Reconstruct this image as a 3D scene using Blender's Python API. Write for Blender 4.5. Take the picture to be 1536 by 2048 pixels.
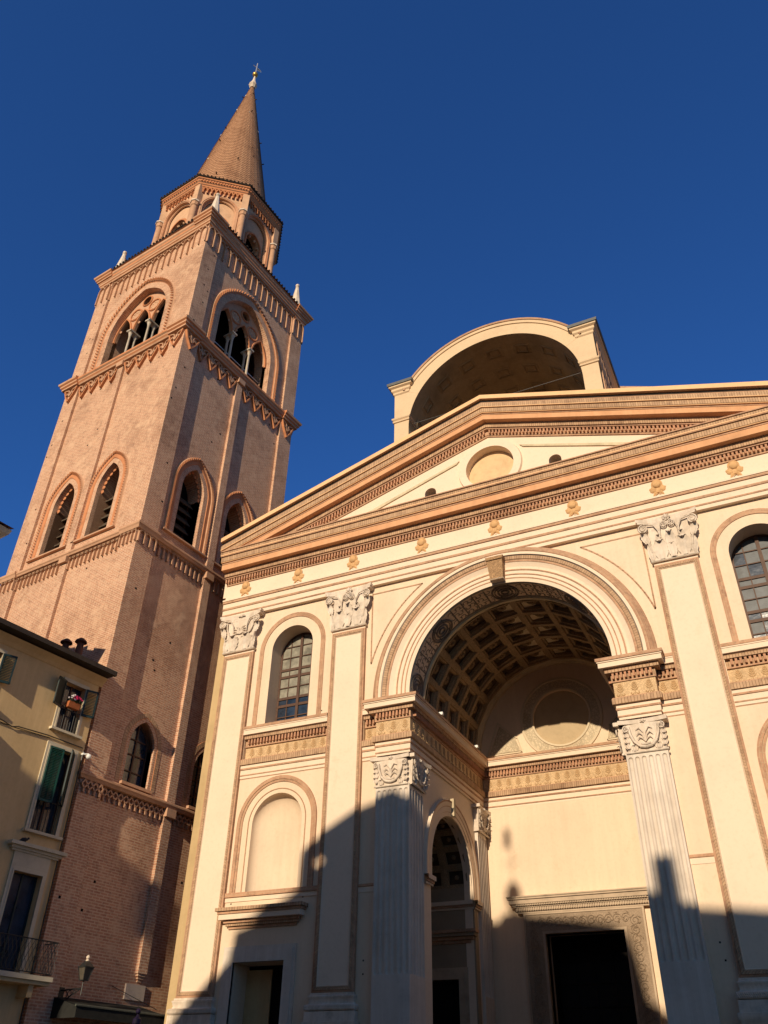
import bpy, bmesh, math, random
from mathutils import Vector, Matrix
from mathutils.geometry import tessellate_polygon
random.seed(7)
PI = math.pi
sc = bpy.context.scene
for o in list(bpy.data.objects): bpy.data.objects.remove(o)

# ---------------------------------------------------------------- camera
FPX, CX, CY, CZ = 1647.59, 7.3025, -24.1521, 1.6
YAW, PITCH, ROLL = 0.456824, 0.626821, 0.0207431
fwd = Vector((-math.sin(YAW)*math.cos(PITCH), math.cos(YAW)*math.cos(PITCH), math.sin(PITCH)))
rgt = Vector((math.cos(YAW), math.sin(YAW), 0)); upv = rgt.cross(fwd)
r2 = math.cos(ROLL)*rgt + math.sin(ROLL)*upv; u2 = -math.sin(ROLL)*rgt + math.cos(ROLL)*upv
cam = bpy.data.cameras.new('camera'); co = bpy.data.objects.new('camera', cam)
sc.collection.objects.link(co); sc.camera = co
co.matrix_world = Matrix(((r2.x, u2.x, -fwd.x, CX), (r2.y, u2.y, -fwd.y, CY), (r2.z, u2.z, -fwd.z, CZ), (0, 0, 0, 1)))
cam.sensor_fit = 'HORIZONTAL'; cam.sensor_width = 36; cam.lens = FPX/1536*36
cam.clip_start = 0.1; cam.clip_end = 2000
sc.render.resolution_x, sc.render.resolution_y = 768, 1024

# ---------------------------------------------------------------- light
SD = Vector((-0.045, 1.0, -0.350)).normalized()          # direction the sunlight travels
ELEV = math.asin(-SD.z)
w = bpy.data.worlds.new('World'); sc.world = w; w.use_nodes = True
nt = w.node_tree; bg = nt.nodes['Background']
sky = nt.nodes.new('ShaderNodeTexSky'); sky.sky_type = 'NISHITA'; sky.sun_disc = False
sky.sun_elevation = ELEV; sky.sun_rotation = math.atan2(-SD.x, -SD.y)
sky.altitude = 0; sky.air_density = 1.0; sky.dust_density = 0.2; sky.ozone_density = 10.0
# sky tint: deeper blue away from the sun, added warmth sunward for the shade
tc = nt.nodes.new('ShaderNodeTexCoord'); dp = nt.nodes.new('ShaderNodeVectorMath'); dp.operation = 'DOT_PRODUCT'
dp.inputs[1].default_value = tuple(-SD); nt.links.new(tc.outputs['Generated'], dp.inputs[0])
mr = nt.nodes.new('ShaderNodeMapRange'); mr.interpolation_type = 'SMOOTHSTEP'; mr.inputs['From Min'].default_value = 0.02; mr.inputs['From Max'].default_value = 0.95
nt.links.new(dp.outputs['Value'], mr.inputs['Value'])
mx = nt.nodes.new('ShaderNodeMix'); mx.data_type = 'RGBA'; mx.inputs[6].default_value = (0.86, 1.10, 1.30, 1); mx.inputs[7].default_value = (1.12, 0.88, 0.62, 1)
nt.links.new(mr.outputs[0], mx.inputs[0])
mm = nt.nodes.new('ShaderNodeMix'); mm.data_type = 'RGBA'; mm.blend_type = 'MULTIPLY'; mm.inputs[0].default_value = 1
nt.links.new(sky.outputs[0], mm.inputs[6]); nt.links.new(mx.outputs[2], mm.inputs[7])
nt.links.new(mm.outputs[2], bg.inputs[0]); bg.inputs[1].default_value = 0.105
sl = bpy.data.lights.new('sun', 'SUN'); sl.energy = 5.0; sl.angle = math.radians(0.55); sl.color = (1.0, 0.83, 0.60)
so = bpy.data.objects.new('sun', sl); sc.collection.objects.link(so)
so.rotation_euler = SD.to_track_quat('-Z', 'Y').to_euler(); so.location = (0, -60, 60)
sc.view_settings.view_transform = 'Standard'; sc.view_settings.look = 'None'
sc.view_settings.exposure = 0; sc.view_settings.gamma = 1
sc.cycles.max_bounces = 6; sc.cycles.diffuse_bounces = 4

# ---------------------------------------------------------------- materials
def newmat(name, rough=0.85, spec=0.25):
    m = bpy.data.materials.new(name); m.use_nodes = True
    n = m.node_tree.nodes; l = m.node_tree.links; b = n['Principled BSDF']
    b.inputs['Roughness'].default_value = rough; b.inputs['Specular IOR Level'].default_value = spec
    return m, n, l, b
def ramp(n, stops):
    r = n.new('ShaderNodeValToRGB'); e = r.color_ramp.elements
    while len(e) > 1: e.remove(e[-1])
    e[0].position = stops[0][0]; e[0].color = (*stops[0][1], 1)
    for p, c in stops[1:]:
        k = e.new(p); k.color = (*c, 1)
    return r
def noise(n, l, vec, scale, detail=4, rough=0.55, dist=0):
    t = n.new('ShaderNodeTexNoise'); t.inputs['Scale'].default_value = scale
    t.inputs['Detail'].default_value = detail; t.inputs['Roughness'].default_value = rough
    t.inputs['Distortion'].default_value = dist
    l.new(vec, t.inputs['Vector']); return t
def mixc(n, l, fac, a, b, mode='MIX'):
    x = n.new('ShaderNodeMix'); x.data_type = 'RGBA'; x.blend_type = mode
    for sock, v in ((x.inputs[0], fac), (x.inputs[6], a), (x.inputs[7], b)):
        if isinstance(v, (int, float)): sock.default_value = v
        elif isinstance(v, tuple): sock.default_value = (*v, 1)
        else: l.new(v, sock)
    return x.outputs[2]
def bump(n, l, b, h, strength, dist=0.02):
    bp = n.new('ShaderNodeBump'); bp.inputs['Strength'].default_value = strength; bp.inputs['Distance'].default_value = dist
    l.new(h, bp.inputs['Height']); l.new(bp.outputs[0], b.inputs['Normal'])
def plaster(name, c, var=0.10, blot=0.5, bmp=0.12, rough=0.9, streak=0.0):
    m, n, l, b = newmat(name, rough)
    g = n.new('ShaderNodeNewGeometry').outputs['Position']
    n1 = noise(n, l, g, blot, 6, 0.6); n2 = noise(n, l, g, 9, 5, 0.6)
    d = tuple(x*(1-var*1.6) for x in c); h = tuple(min(1, x*(1+var*0.55)) for x in c)
    c1 = ramp(n, [(0.3, d), (0.5, c), (0.72, h)]); l.new(n1.outputs[0], c1.inputs[0])
    c2 = ramp(n, [(0.25, (0.86, 0.84, 0.80)), (0.5, (1, 1, 1))]); l.new(n2.outputs[0], c2.inputs[0])
    col = mixc(n, l, 0.5, c1.outputs[0], c2.outputs[0], 'MULTIPLY')
    if streak:
        mp = n.new('ShaderNodeMapping'); mp.inputs['Scale'].default_value = (3.2, 3.2, 0.16); l.new(g, mp.inputs[0])
        n3 = noise(n, l, mp.outputs[0], 1.6, 5, 0.65)
        c3 = ramp(n, [(0.42, (0.72, 0.66, 0.58)), (0.6, (1, 1, 1))]); l.new(n3.outputs[0], c3.inputs[0])
        col = mixc(n, l, streak, col, c3.outputs[0], 'MULTIPLY')
    n6 = noise(n, l, g, 1.1, 9, 0.8, 0.6); c6 = ramp(n, [(0.30, (0.86, 0.80, 0.72)), (0.42, (1, 1, 1))]); l.new(n6.outputs[0], c6.inputs[0])
    col = mixc(n, l, 0.55, col, c6.outputs[0], 'MULTIPLY')
    l.new(col, b.inputs['Base Color'])
    n4 = noise(n, l, g, 30, 4, 0.6); bump(n, l, b, n4.outputs[0], bmp, 0.01)
    return m
def brick(name, c1, c2, mortar, bw=0.27, bh=0.075, ms=0.012, bmp=0.5, pale=None, offset=0.5, sm=0.1):
    m, n, l, b = newmat(name, 0.9)
    uv = n.new('ShaderNodeUVMap').outputs[0]
    g = n.new('ShaderNodeNewGeometry').outputs['Position']
    t = n.new('ShaderNodeTexBrick'); l.new(uv, t.inputs['Vector'])
    t.inputs['Scale'].default_value = 1; t.inputs['Brick Width'].default_value = bw; t.inputs['Row Height'].default_value = bh
    t.inputs['Mortar Size'].default_value = ms; t.inputs['Mortar Smooth'].default_value = sm; t.offset = offset
    t.inputs['Color1'].default_value = (*c1, 1); t.inputs['Color2'].default_value = (*c2, 1); t.inputs['Mortar'].default_value = (*mortar, 1)
    t.inputs['Bias'].default_value = 0.0
    n1 = noise(n, l, g, 0.33, 8, 0.72); n2 = noise(n, l, g, 5.0, 5, 0.7)
    k1 = ramp(n, [(0.36, (0.66, 0.62, 0.60)), (0.5, (1, 1, 1)), (0.7, (1.0, 1.0, 1.0))]); l.new(n1.outputs[0], k1.inputs[0])
    k2 = ramp(n, [(0.30, (0.50, 0.46, 0.46)), (0.50, (1, 1, 1)), (0.75, (1.0, 1.0, 1.0))]); l.new(n2.outputs[0], k2.inputs[0])
    col = mixc(n, l, 0.75, t.outputs[0], k1.outputs[0], 'MULTIPLY')
    col = mixc(n, l, 0.65, col, k2.outputs[0], 'MULTIPLY')
    if pale:
        n5 = noise(n, l, g, 1.7, 8, 0.75)
        k5 = ramp(n, [(0.5, (0, 0, 0)), (0.68, (1, 1, 1))]); l.new(n5.outputs[0], k5.inputs[0])
        col = mixc(n, l, k5.outputs[0], col, pale)
    l.new(col, b.inputs['Base Color'])
    n3 = noise(n, l, g, 22, 3, 0.6)
    inv = n.new('ShaderNodeMath'); inv.operation = 'MULTIPLY_ADD'; inv.inputs[1].default_value = -1.0; inv.inputs[2].default_value = 1.0
    l.new(t.outputs['Fac'], inv.inputs[0])
    ad = n.new('ShaderNodeMath'); ad.operation = 'MULTIPLY_ADD'; ad.inputs[1].default_value = 0.7
    l.new(n3.outputs[0], ad.inputs[0]); l.new(inv.outputs[0], ad.inputs[2])
    bump(n, l, b, ad.outputs[0], bmp, 0.012)
    return m
def carved(name, c, scale=9, bmp=0.9, dark=0.5, dist=0.03, rough=0.8):
    m, n, l, b = newmat(name, rough)
    g = n.new('ShaderNodeNewGeometry').outputs['Position']
    n0 = noise(n, l, g, scale*0.5, 2, 0.5)
    v = n.new('ShaderNodeVectorMath'); v.operation = 'MULTIPLY_ADD'; v.inputs[1].default_value = (0.25, 0.25, 0.25)
    l.new(n0.outputs['Color'], v.inputs[0]); l.new(g, v.inputs[2])
    t = n.new('ShaderNodeTexVoronoi'); t.feature = 'DISTANCE_TO_EDGE'; t.inputs['Scale'].default_value = scale; l.new(v.outputs[0], t.inputs['Vector'])
    n1 = noise(n, l, g, scale*2.2, 4, 0.6, 1.5)
    mx = n.new('ShaderNodeMath'); mx.operation = 'MULTIPLY'; l.new(t.outputs[0], mx.inputs[0]); l.new(n1.outputs[0], mx.inputs[1])
    k = ramp(n, [(0.0, tuple(x*dark for x in c)), (0.10, c), (0.3, tuple(min(1, x*1.1) for x in c))]); l.new(mx.outputs[0], k.inputs[0])
    n2 = noise(n, l, g, 1.1, 5, 0.6); k2 = ramp(n, [(0.35, (0.75, 0.72, 0.68)), (0.6, (1, 1, 1))]); l.new(n2.outputs[0], k2.inputs[0])
    l.new(mixc(n, l, 0.7, k.outputs[0], k2.outputs[0], 'MULTIPLY'), b.inputs['Base Color'])
    bump(n, l, b, mx.outputs[0], bmp, dist)
    return m
def flat(name, c, rough=0.6, spec=0.3, metal=0.0, var=0.15):
    m, n, l, b = newmat(name, rough, spec); b.inputs['Metallic'].default_value = metal
    g = n.new('ShaderNodeNewGeometry').outputs['Position']
    t = noise(n, l, g, 7, 5, 0.6)
    k = ramp(n, [(0.3, tuple(x*(1-var*2) for x in c)), (0.6, c)]); l.new(t.outputs[0], k.inputs[0])
    l.new(k.outputs[0], b.inputs['Base Color']); return m
M = {}
M['cream'] = plaster('cream_plaster', (0.74, 0.580, 0.425), 0.05, 0.45, 0.12, streak=0.12)
M['cream2'] = plaster('pale_cream_plaster', (0.76, 0.605, 0.46), 0.035, 0.7, 0.08)
M['ochre_edge'] = plaster('ochre_plaster', (0.52, 0.375, 0.20), 0.08, 0.8, 0.2, streak=0.2)
M['weather'] = plaster('weathered_plaster', (0.60, 0.50, 0.34), 0.15, 0.9, 0.3, streak=0.3)
M['trim'] = brick('brick_trim', (0.52, 0.295, 0.18), (0.43, 0.245, 0.155), (0.50, 0.35, 0.22), 0.28, 0.07, 0.008, 0.3)
M['egg'] = brick('moulded_brick_band', (0.53, 0.345, 0.21), (0.42, 0.265, 0.165), (0.24, 0.14, 0.08), 0.085, 0.6, 0.008, 0.7, offset=0.0, sm=0.6)
M['dentil'] = brick('dentil_brick', (0.52, 0.26, 0.15), (0.43, 0.22, 0.13), (0.40, 0.26, 0.17), 0.13, 0.5, 0.006, 0.3)
M['corona'] = plaster('orange_terracotta', (0.66, 0.35, 0.185), 0.10, 1.2, 0.15, streak=0.25)
M['cap_strip'] = plaster('pale_orange_coping', (0.78, 0.48, 0.26), 0.07, 1.0, 0.15)
M['gold'] = carved('gold_frieze_plaster', (0.66, 0.455, 0.26), 13, 0.6, 0.72, 0.012)
M['leafgold'] = plaster('gold_relief', (0.50, 0.325, 0.17), 0.10, 5, 0.3)
M['marble'] = plaster('white_marble', (0.70, 0.595, 0.495), 0.16, 3.2, 0.35, 0.75, streak=0.45)
M['oldstone'] = plaster('old_grey_stone', (0.52, 0.45, 0.37), 0.15, 2.5, 0.3, 0.8, streak=0.4)
M['shaft'] = plaster('grey_white_stone', (0.68, 0.59, 0.505), 0.10, 1.0, 0.15, 0.75, streak=0.35)
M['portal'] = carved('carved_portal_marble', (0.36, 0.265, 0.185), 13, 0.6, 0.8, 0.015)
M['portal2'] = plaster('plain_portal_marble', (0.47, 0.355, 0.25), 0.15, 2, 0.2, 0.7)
M['cherub'] = plaster('ochre_relief', (0.60, 0.36, 0.17), 0.12, 6, 0.3)
M['keystone'] = carved('carved_keystone', (0.50, 0.30, 0.155), 17, 1.0, 0.4, 0.02)
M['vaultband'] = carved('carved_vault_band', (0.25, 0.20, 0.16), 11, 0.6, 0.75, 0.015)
M['rib'] = carved('carved_coffer_rib', (0.38, 0.265, 0.155), 17, 0.7, 0.55, 0.015)
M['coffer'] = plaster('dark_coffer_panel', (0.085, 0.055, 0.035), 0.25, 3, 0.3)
M['rosette'] = carved('coffer_rosette', (0.30, 0.20, 0.115), 20, 0.8, 0.5, 0.02)
M['lunette'] = plaster('lunette_plaster', (0.62, 0.51, 0.36), 0.05, 1, 0.1)
M['lunrel'] = carved('carved_lunette_relief', (0.60, 0.49, 0.34), 9, 0.8, 0.7, 0.02)
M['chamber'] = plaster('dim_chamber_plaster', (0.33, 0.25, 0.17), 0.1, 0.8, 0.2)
M['roundel'] = plaster('roundel_ochre', (0.47, 0.355, 0.22), 0.06, 2.5, 0.15)
M['tympanum_disc'] = plaster('tympanum_disc_ochre', (0.66, 0.455, 0.26), 0.10, 2.2, 0.2)
M['brickL'] = brick('tower_brick', (0.575, 0.290, 0.175), (0.465, 0.220, 0.135), (0.64, 0.44, 0.30), 0.29, 0.086, 0.019, 0.9, pale=(0.66, 0.43, 0.285))
M['terra'] = plaster('tower_terracotta', (0.54, 0.225, 0.105), 0.14, 2.5, 0.4)
M['terra2'] = plaster('pale_terracotta', (0.52, 0.30, 0.185), 0.14, 2.0, 0.4)
M['drumface'] = plaster('pink_terracotta_infill', (0.58, 0.36, 0.225), 0.15, 1.5, 0.3)
M['spire'] = brick('spire_brick', (0.66, 0.36, 0.20), (0.52, 0.26, 0.14), (0.22, 0.12, 0.07), 0.22, 0.13, 0.022, 1.0, sm=0.3)
M['black'] = flat('painted_deep_shadow', (0.012, 0.010, 0.009), 0.9, 0.1)  # near-black colour that paints in the deep shade of openings
M['louvre'] = flat('weathered_louvre_wood', (0.10, 0.075, 0.055), 0.9, 0.1)
M['wframe'] = flat('brown_window_wood', (0.10, 0.05, 0.032), 0.6, 0.3)
M['lead'] = flat('grey_lead_sheet', (0.12, 0.12, 0.12), 0.6, 0.3)
M['rooftile'] = brick('roof_tiles', (0.30, 0.14, 0.08), (0.22, 0.11, 0.07), (0.08, 0.045, 0.03), 0.18, 0.35, 0.03, 1.0)
M['darkedge'] = flat('dark_edge_and_shadow_line', (0.045, 0.035, 0.03), 0.9, 0.1)  # roof edges, and the painted shadow line of the raking cornice
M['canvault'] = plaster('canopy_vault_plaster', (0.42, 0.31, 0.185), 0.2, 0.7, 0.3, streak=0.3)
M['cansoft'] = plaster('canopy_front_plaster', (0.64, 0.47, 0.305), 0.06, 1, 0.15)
M['house'] = plaster('yellow_ochre_render', (0.68, 0.48, 0.245), 0.08, 0.7, 0.1, streak=0.22)
M['housetrim'] = plaster('pale_stone_trim', (0.60, 0.52, 0.38), 0.10, 1.5, 0.2)
M['eavewood'] = flat('dark_eave_boards', (0.055, 0.042, 0.034), 0.8, 0.2)
M['green'] = flat('green_shutter_paint', (0.012, 0.075, 0.055), 0.5, 0.4)
M['greend'] = flat('dark_green_shutter_paint', (0.012, 0.030, 0.030), 0.5, 0.4)
M['iron'] = flat('black_iron', (0.018, 0.018, 0.018), 0.5, 0.5)
M['gold_metal'] = flat('gilded_ball', (0.70, 0.42, 0.10), 0.35, 0.5, 0.8)
M['steel'] = flat('bright_metal', (0.6, 0.6, 0.6), 0.4, 0.5, 0.3)
M['white'] = flat('white_plastic', (0.75, 0.75, 0.72), 0.5, 0.4, var=0.05)
M['awning'] = flat('dark_grey_awning_fabric', (0.028, 0.028, 0.026), 0.9, 0.1)
M['awn_edge'] = flat('grey_green_awning_edge', (0.085, 0.09, 0.075), 0.8, 0.2)
M['pot'] = flat('terracotta_pot', (0.45, 0.14, 0.05), 0.8, 0.2)
M['pink'] = flat('pink_petals', (0.65, 0.03, 0.14), 0.7, 0.2)
M['petal'] = flat('white_petals', (0.8, 0.72, 0.75), 0.7, 0.2, var=0.05)
M['leafg'] = flat('flower_leaves', (0.03, 0.07, 0.02), 0.7, 0.2)
M['flue'] = flat('rusty_flue', (0.13, 0.055, 0.035), 0.7, 0.3)
M['pigeon'] = flat('dark_feathers', (0.03, 0.032, 0.04), 0.8, 0.2)
M['purple'] = flat('dark_purple_paint', (0.03, 0.018, 0.06), 0.6, 0.3)
M['plaque'] = plaster('stone_plaque', (0.55, 0.44, 0.36), 0.12, 5, 0.3, 0.7)
M['stone'] = plaster('grey_paving_stone', (0.17, 0.135, 0.095), 0.2, 0.5, 0.3)
M['opp'] = plaster('opposite_render', (0.30, 0.21, 0.13), 0.1, 0.5, 0.1)
M['lampglass'] = flat('frosted_lamp_glass', (0.10, 0.085, 0.065), 0.3, 0.5)
def glassmat(name, c, rough, spec=0.5):
    m, n, l, b = newmat(name, rough, spec)
    g = n.new('ShaderNodeNewGeometry').outputs['Position']
    t = noise(n, l, g, 2.3, 5, 0.6); k = ramp(n, [(0.35, tuple(x*0.45 for x in c)), (0.6, c)]); l.new(t.outputs[0], k.inputs[0])
    l.new(k.outputs[0], b.inputs['Base Color']); t2 = noise(n, l, g, 4, 2); bump(n, l, b, t2.outputs[0], 0.12, 0.03); return m
M['glass'] = glassmat('dark_window_glass', (0.028, 0.042, 0.07), 0.12, 0.8)
M['curtain'] = glassmat('dusty_pane', (0.30, 0.275, 0.215), 0.45, 0.3)
M['glassb'] = glassmat('blue_grey_pane', (0.075, 0.085, 0.10), 0.45, 0.3)
M['door'] = flat('dark_door_wood', (0.018, 0.012, 0.008), 0.7, 0.2)

# ---------------------------------------------------------------- mesh builder
def mirrored(ps): return [(-x, z) for x, z in reversed(ps)]
class MB:
    def __init__(s): s.v = []; s.f = []; s.m = []; s.uv = []; s.mats = []
    def mi(s, k):
        if k not in s.mats: s.mats.append(k)
        return s.mats.index(k)
    def face(s, pts, k, uv=None):
        i = len(s.v); s.v += [tuple(p) for p in pts]; s.f.append(list(range(i, i+len(pts)))); s.m.append(s.mi(k)); s.uv.append(uv)
    def box(s, x0, x1, y0, y1, z0, z1, k, skip=''):
        a = [(x0, y0, z0), (x1, y0, z0), (x1, y1, z0), (x0, y1, z0), (x0, y0, z1), (x1, y0, z1), (x1, y1, z1), (x0, y1, z1)]
        i = len(s.v); s.v += a
        for n, q in (('b', (0, 3, 2, 1)), ('t', (4, 5, 6, 7)), ('f', (0, 1, 5, 4)), ('r', (1, 2, 6, 5)), ('k', (2, 3, 7, 6)), ('l', (3, 0, 4, 7))):
            if n in skip: continue
            s.f.append([i+j for j in q]); s.m.append(s.mi(k)); s.uv.append(None)
    def grid(s, fn, nu, nv, k, uvf=None, closeu=False):
        i = len(s.v)
        for a in range(nu+1):
            for b in range(nv+1): s.v.append(tuple(fn(a/nu, b/nv)))
        for a in range(nu):
            for b in range(nv):
                q = [i+a*(nv+1)+b, i+(a+1)*(nv+1)+b, i+(a+1)*(nv+1)+b+1, i+a*(nv+1)+b+1]
                s.f.append(q); s.m.append(s.mi(k))
                s.uv.append([uvf(x/nu, y/nv) for x, y in ((a, b), (a+1, b), (a+1, b+1), (a, b+1))] if uvf else None)
    def sweep(s, frames, prof, mats, caps=None, uref=0):
        # frames: (P, A, B); vertex = P + A*a + B*b
        n = len(prof); i = len(s.v); us = [0]
        for j, (P, A, B) in enumerate(frames):
            for a, b in prof: s.v.append(tuple(P + A*a + B*b))
            if j:
                P0, A0, B0 = frames[j-1]; a, b = prof[min(uref, n-1)]
                us.append(us[-1] + ((P + A*a + B*b) - (P0 + A0*a + B0*b)).length)
        vs = [0]
        for j in range(1, n): vs.append(vs[-1] + math.hypot(prof[j][0]-prof[j-1][0], prof[j][1]-prof[j-1][1]))
        for j in range(len(frames)-1):
            for q in range(n-1):
                s.f.append([i+j*n+q, i+(j+1)*n+q, i+(j+1)*n+q+1, i+j*n+q+1]); s.m.append(s.mi(mats[q]))
                v0, v1 = 0.004, 0.004 + vs[q+1]-vs[q]
                s.uv.append([(us[j], v0), (us[j+1], v0), (us[j+1], v1), (us[j], v1)])
        if caps:
            for j in (0, len(frames)-1):
                tri = tessellate_polygon([[Vector((a, b, 0)) for a, b in prof]])
                for t in tri: s.f.append([i+j*n+x for x in t]); s.m.append(s.mi(caps)); s.uv.append(None)
    def tube(s, pts, r, k, n=6, cap=True):
        pts = [Vector(p) for p in pts]; i = len(s.v); rr = r if isinstance(r, (list, tuple)) else [r]*len(pts)
        ref = None
        for j, p in enumerate(pts):
            d = (pts[min(j+1, len(pts)-1)] - pts[max(j-1, 0)]).normalized()
            if ref is None: ref = Vector((0, 0, 1)) if abs(d.z) < 0.9 else Vector((1, 0, 0))
            a = (ref - d*ref.dot(d)).normalized(); ref = a; b = d.cross(a)
            for q in range(n):
                t = 2*PI*q/n; s.v.append(tuple(p + (a*math.cos(t) + b*math.sin(t))*rr[j]))
        for j in range(len(pts)-1):
            for q in range(n):
                s.f.append([i+j*n+q, i+j*n+(q+1) % n, i+(j+1)*n+(q+1) % n, i+(j+1)*n+q]); s.m.append(s.mi(k)); s.uv.append(None)
        if cap:
            s.f.append([i+q for q in range(n)][::-1]); s.m.append(s.mi(k)); s.uv.append(None)
            s.f.append([i+(len(pts)-1)*n+q for q in range(n)]); s.m.append(s.mi(k)); s.uv.append(None)
    def lathe(s, c, prof, k, n=16, ph=0, a0=0, a1=2*PI, sx=1, sy=1):
        c = Vector(c); mk = k if isinstance(k, list) else [k]*(len(prof)-1)
        fr = []
        for j in range(n+1):
            t = a0 + (a1-a0)*j/n + ph; fr.append((c, Vector((math.cos(t)*sx, math.sin(t)*sy, 0)), Vector((0, 0, 1))))
        s.sweep(fr, prof, mk)
    def ball(s, c, r, k, n=8, sc=(1, 1, 1)):
        c = Vector(c)
        s.grid(lambda a, b: (c.x + r*sc[0]*math.sin(PI*b)*math.cos(2*PI*a), c.y + r*sc[1]*math.sin(PI*b)*math.sin(2*PI*a), c.z - r*sc[2]*math.cos(PI*b)), n, max(4, n//2+1), k)
    def bar(s, pts, wdt, o0, o1, k, F):
        # flat strip following 2D points (s,z) with width, extruded between out values through frame F(s,out,z)
        for j in range(len(pts)-1):
            a = Vector(pts[j]); b = Vector(pts[j+1]); d = (b-a)
            if d.length < 1e-6: continue
            d.normalize(); nn = Vector((-d.y, d.x))*wdt/2; a = a - d*wdt*0.2; b = b + d*wdt*0.2
            q = [a+nn, b+nn, b-nn, a-nn]
            s.face([F(p.x, o1, p.y) for p in q], k)
            s.face([F(q[0].x, o0, q[0].y), F(q[1].x, o0, q[1].y), F(q[1].x, o1, q[1].y), F(q[0].x, o1, q[0].y)], k)
            s.face([F(q[3].x, o0, q[3].y), F(q[2].x, o0, q[2].y), F(q[2].x, o1, q[2].y), F(q[3].x, o1, q[3].y)], k)
    def plate(s, outer, holes, F, o0, o1, k, kh=None, edge=True):
        # outer/holes 2D loops; front face at out=o1, back at o0
        loops = [[Vector((x, z, 0)) for x, z in L] for L in [outer]+holes]
        allp = [p for L in loops for p in L]
        tris = tessellate_polygon(loops)
        for o in (o1, o0):
            i = len(s.v); s.v += [tuple(F(p.x, o, p.y)) for p in allp]
            for t in tris: s.f.append([i+q for q in t]); s.m.append(s.mi(k)); s.uv.append([(allp[q].x, allp[q].y) for q in t])
        for li, L in enumerate(loops):
            if li == 0 and not edge: continue
            for j in range(len(L)):
                a, b = L[j], L[(j+1) % len(L)]
                s.face([F(a.x, o0, a.y), F(b.x, o0, b.y), F(b.x, o1, b.y), F(a.x, o1, a.y)], kh or k)
    def build(s, name, parent=None, smooth=False, loc=None, rot=None, angle=35):
        me = bpy.data.meshes.new(name); me.from_pydata(s.v, [], s.f)
        for k in s.mats: me.materials.append(M[k])
        me.polygons.foreach_set('material_index', s.m)
        ul = me.uv_layers.new(name='UVMap'); dat = ul.data; me.update()
        for p, uv in zip(me.polygons, s.uv):
            if uv is None:
                n = p.normal; ax, ay, az = abs(n.x), abs(n.y), abs(n.z)
                for li in p.loop_indices:
                    c = s.v[me.loops[li].vertex_index]
                    if ax > ay and ax > az: dat[li].uv = (c[1], c[2])
                    elif ay > az: dat[li].uv = (c[0], c[2])
                    else: dat[li].uv = (c[0], c[1])
            else:
                for q, li in enumerate(p.loop_indices): dat[li].uv = uv[q]
        if smooth:
            bm = bmesh.new(); bm.from_mesh(me); bmesh.ops.remove_doubles(bm, verts=bm.verts, dist=1e-5); bm.to_mesh(me); bm.free()
            me.polygons.foreach_set('use_smooth', [True]*len(me.polygons))
            me.set_sharp_from_angle(angle=math.radians(angle))
        o = bpy.data.objects.new(name, me); sc.collection.objects.link(o)
        if parent: o.parent = parent
        if loc: o.location = loc
        if rot is not None: o.rotation_euler = (0, 0, rot)
        return o
def tag(o, label=None, cat=None, group=None, kind=None):
    if label: o['label'] = label
    if cat: o['category'] = cat
    if group: o['group'] = group
    if kind: o['kind'] = kind
    return o
def empty(name, loc, rz=0, label=None, cat=None, group=None, parent=None):
    o = bpy.data.objects.new(name, None); sc.collection.objects.link(o); o.location = loc; o.rotation_euler = (0, 0, rz)
    o.empty_display_size = 0.5
    if parent: o.parent = parent
    return tag(o, label, cat, group)
def dup(o, parent, loc=None, rz=None, label=None, sx=None):
    c = o.copy(); sc.collection.objects.link(c); c.parent = parent
    if loc is not None: c.location = loc
    if rz is not None: c.rotation_euler = (0, 0, rz)
    if sx is not None: c.scale = (sx, 1, 1)
    for ch in o.children: dup(ch, c)
    if label: c['label'] = label
    return c
V = Vector; UP = V((0, 0, 1)); FRONT = V((0, -1, 0))
def bands(bl, z_is_b=True, start=0.0, end=0.0):
    # (z0,z1,out,mat) steps -> profile (out,z) and mats
    pr = [(start, bl[0][0])]; ms = []
    for j, (z0, z1, o, k) in enumerate(bl):
        if abs(pr[-1][0]-o) > 1e-6:
            pk = k if (j == 0 or o > bl[j-1][2]) else bl[j-1][3]
            pr.append((o, z0)); ms.append(pk)
        pr.append((o, z1)); ms.append(k)
    pr.append((end, bl[-1][1])); ms.append(bl[-1][3])
    return pr, ms
def planpath(pts):
    # plan polyline, outward = right-hand side; mitred frames (A scales 'out')
    pts = [V((x, y, 0)) for x, y in pts]; fr = []
    ns = []
    for j in range(len(pts)-1):
        d = (pts[j+1]-pts[j]).normalized(); ns.append(V((d.y, -d.x, 0)))
    for j, p in enumerate(pts):
        if j == 0: A = ns[0]
        elif j == len(pts)-1: A = ns[-1]
        else: A = (ns[j-1]+ns[j])/(1+ns[j-1].dot(ns[j]))
        fr.append((p, A, UP))
    return fr
def arcpath(cx, zc, z0, n=48, a0=PI, a1=0, depth=0.0):
    # arch of radius via profile a; straight stilts down to z0
    fr = []
    if z0 < zc-1e-4 and abs(a0-PI) < 1e-6: fr.append((V((cx, depth, z0)), V((-1, 0, 0)), FRONT))
    for j in range(n+1):
        t = a0 + (a1-a0)*j/n; fr.append((V((cx, depth, zc)), V((math.cos(t), 0, math.sin(t))), FRONT))
    if z0 < zc-1e-4 and abs(a1) < 1e-6: fr.append((V((cx, depth, z0)), V((1, 0, 0)), FRONT))
    return fr
def archloop(cx, zb, zc, r, n=24, rx=None):
    L = [(cx-r, zb)]
    for j in range(n+1):
        t = PI - PI*j/n; L.append((cx+r*math.cos(t), zc+r*math.sin(t)))
    L.append((cx+r, zb)); return L
def FX(y0=0.0): return lambda s, o, z: V((s, y0-o, z))      # plane facing -y
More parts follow.
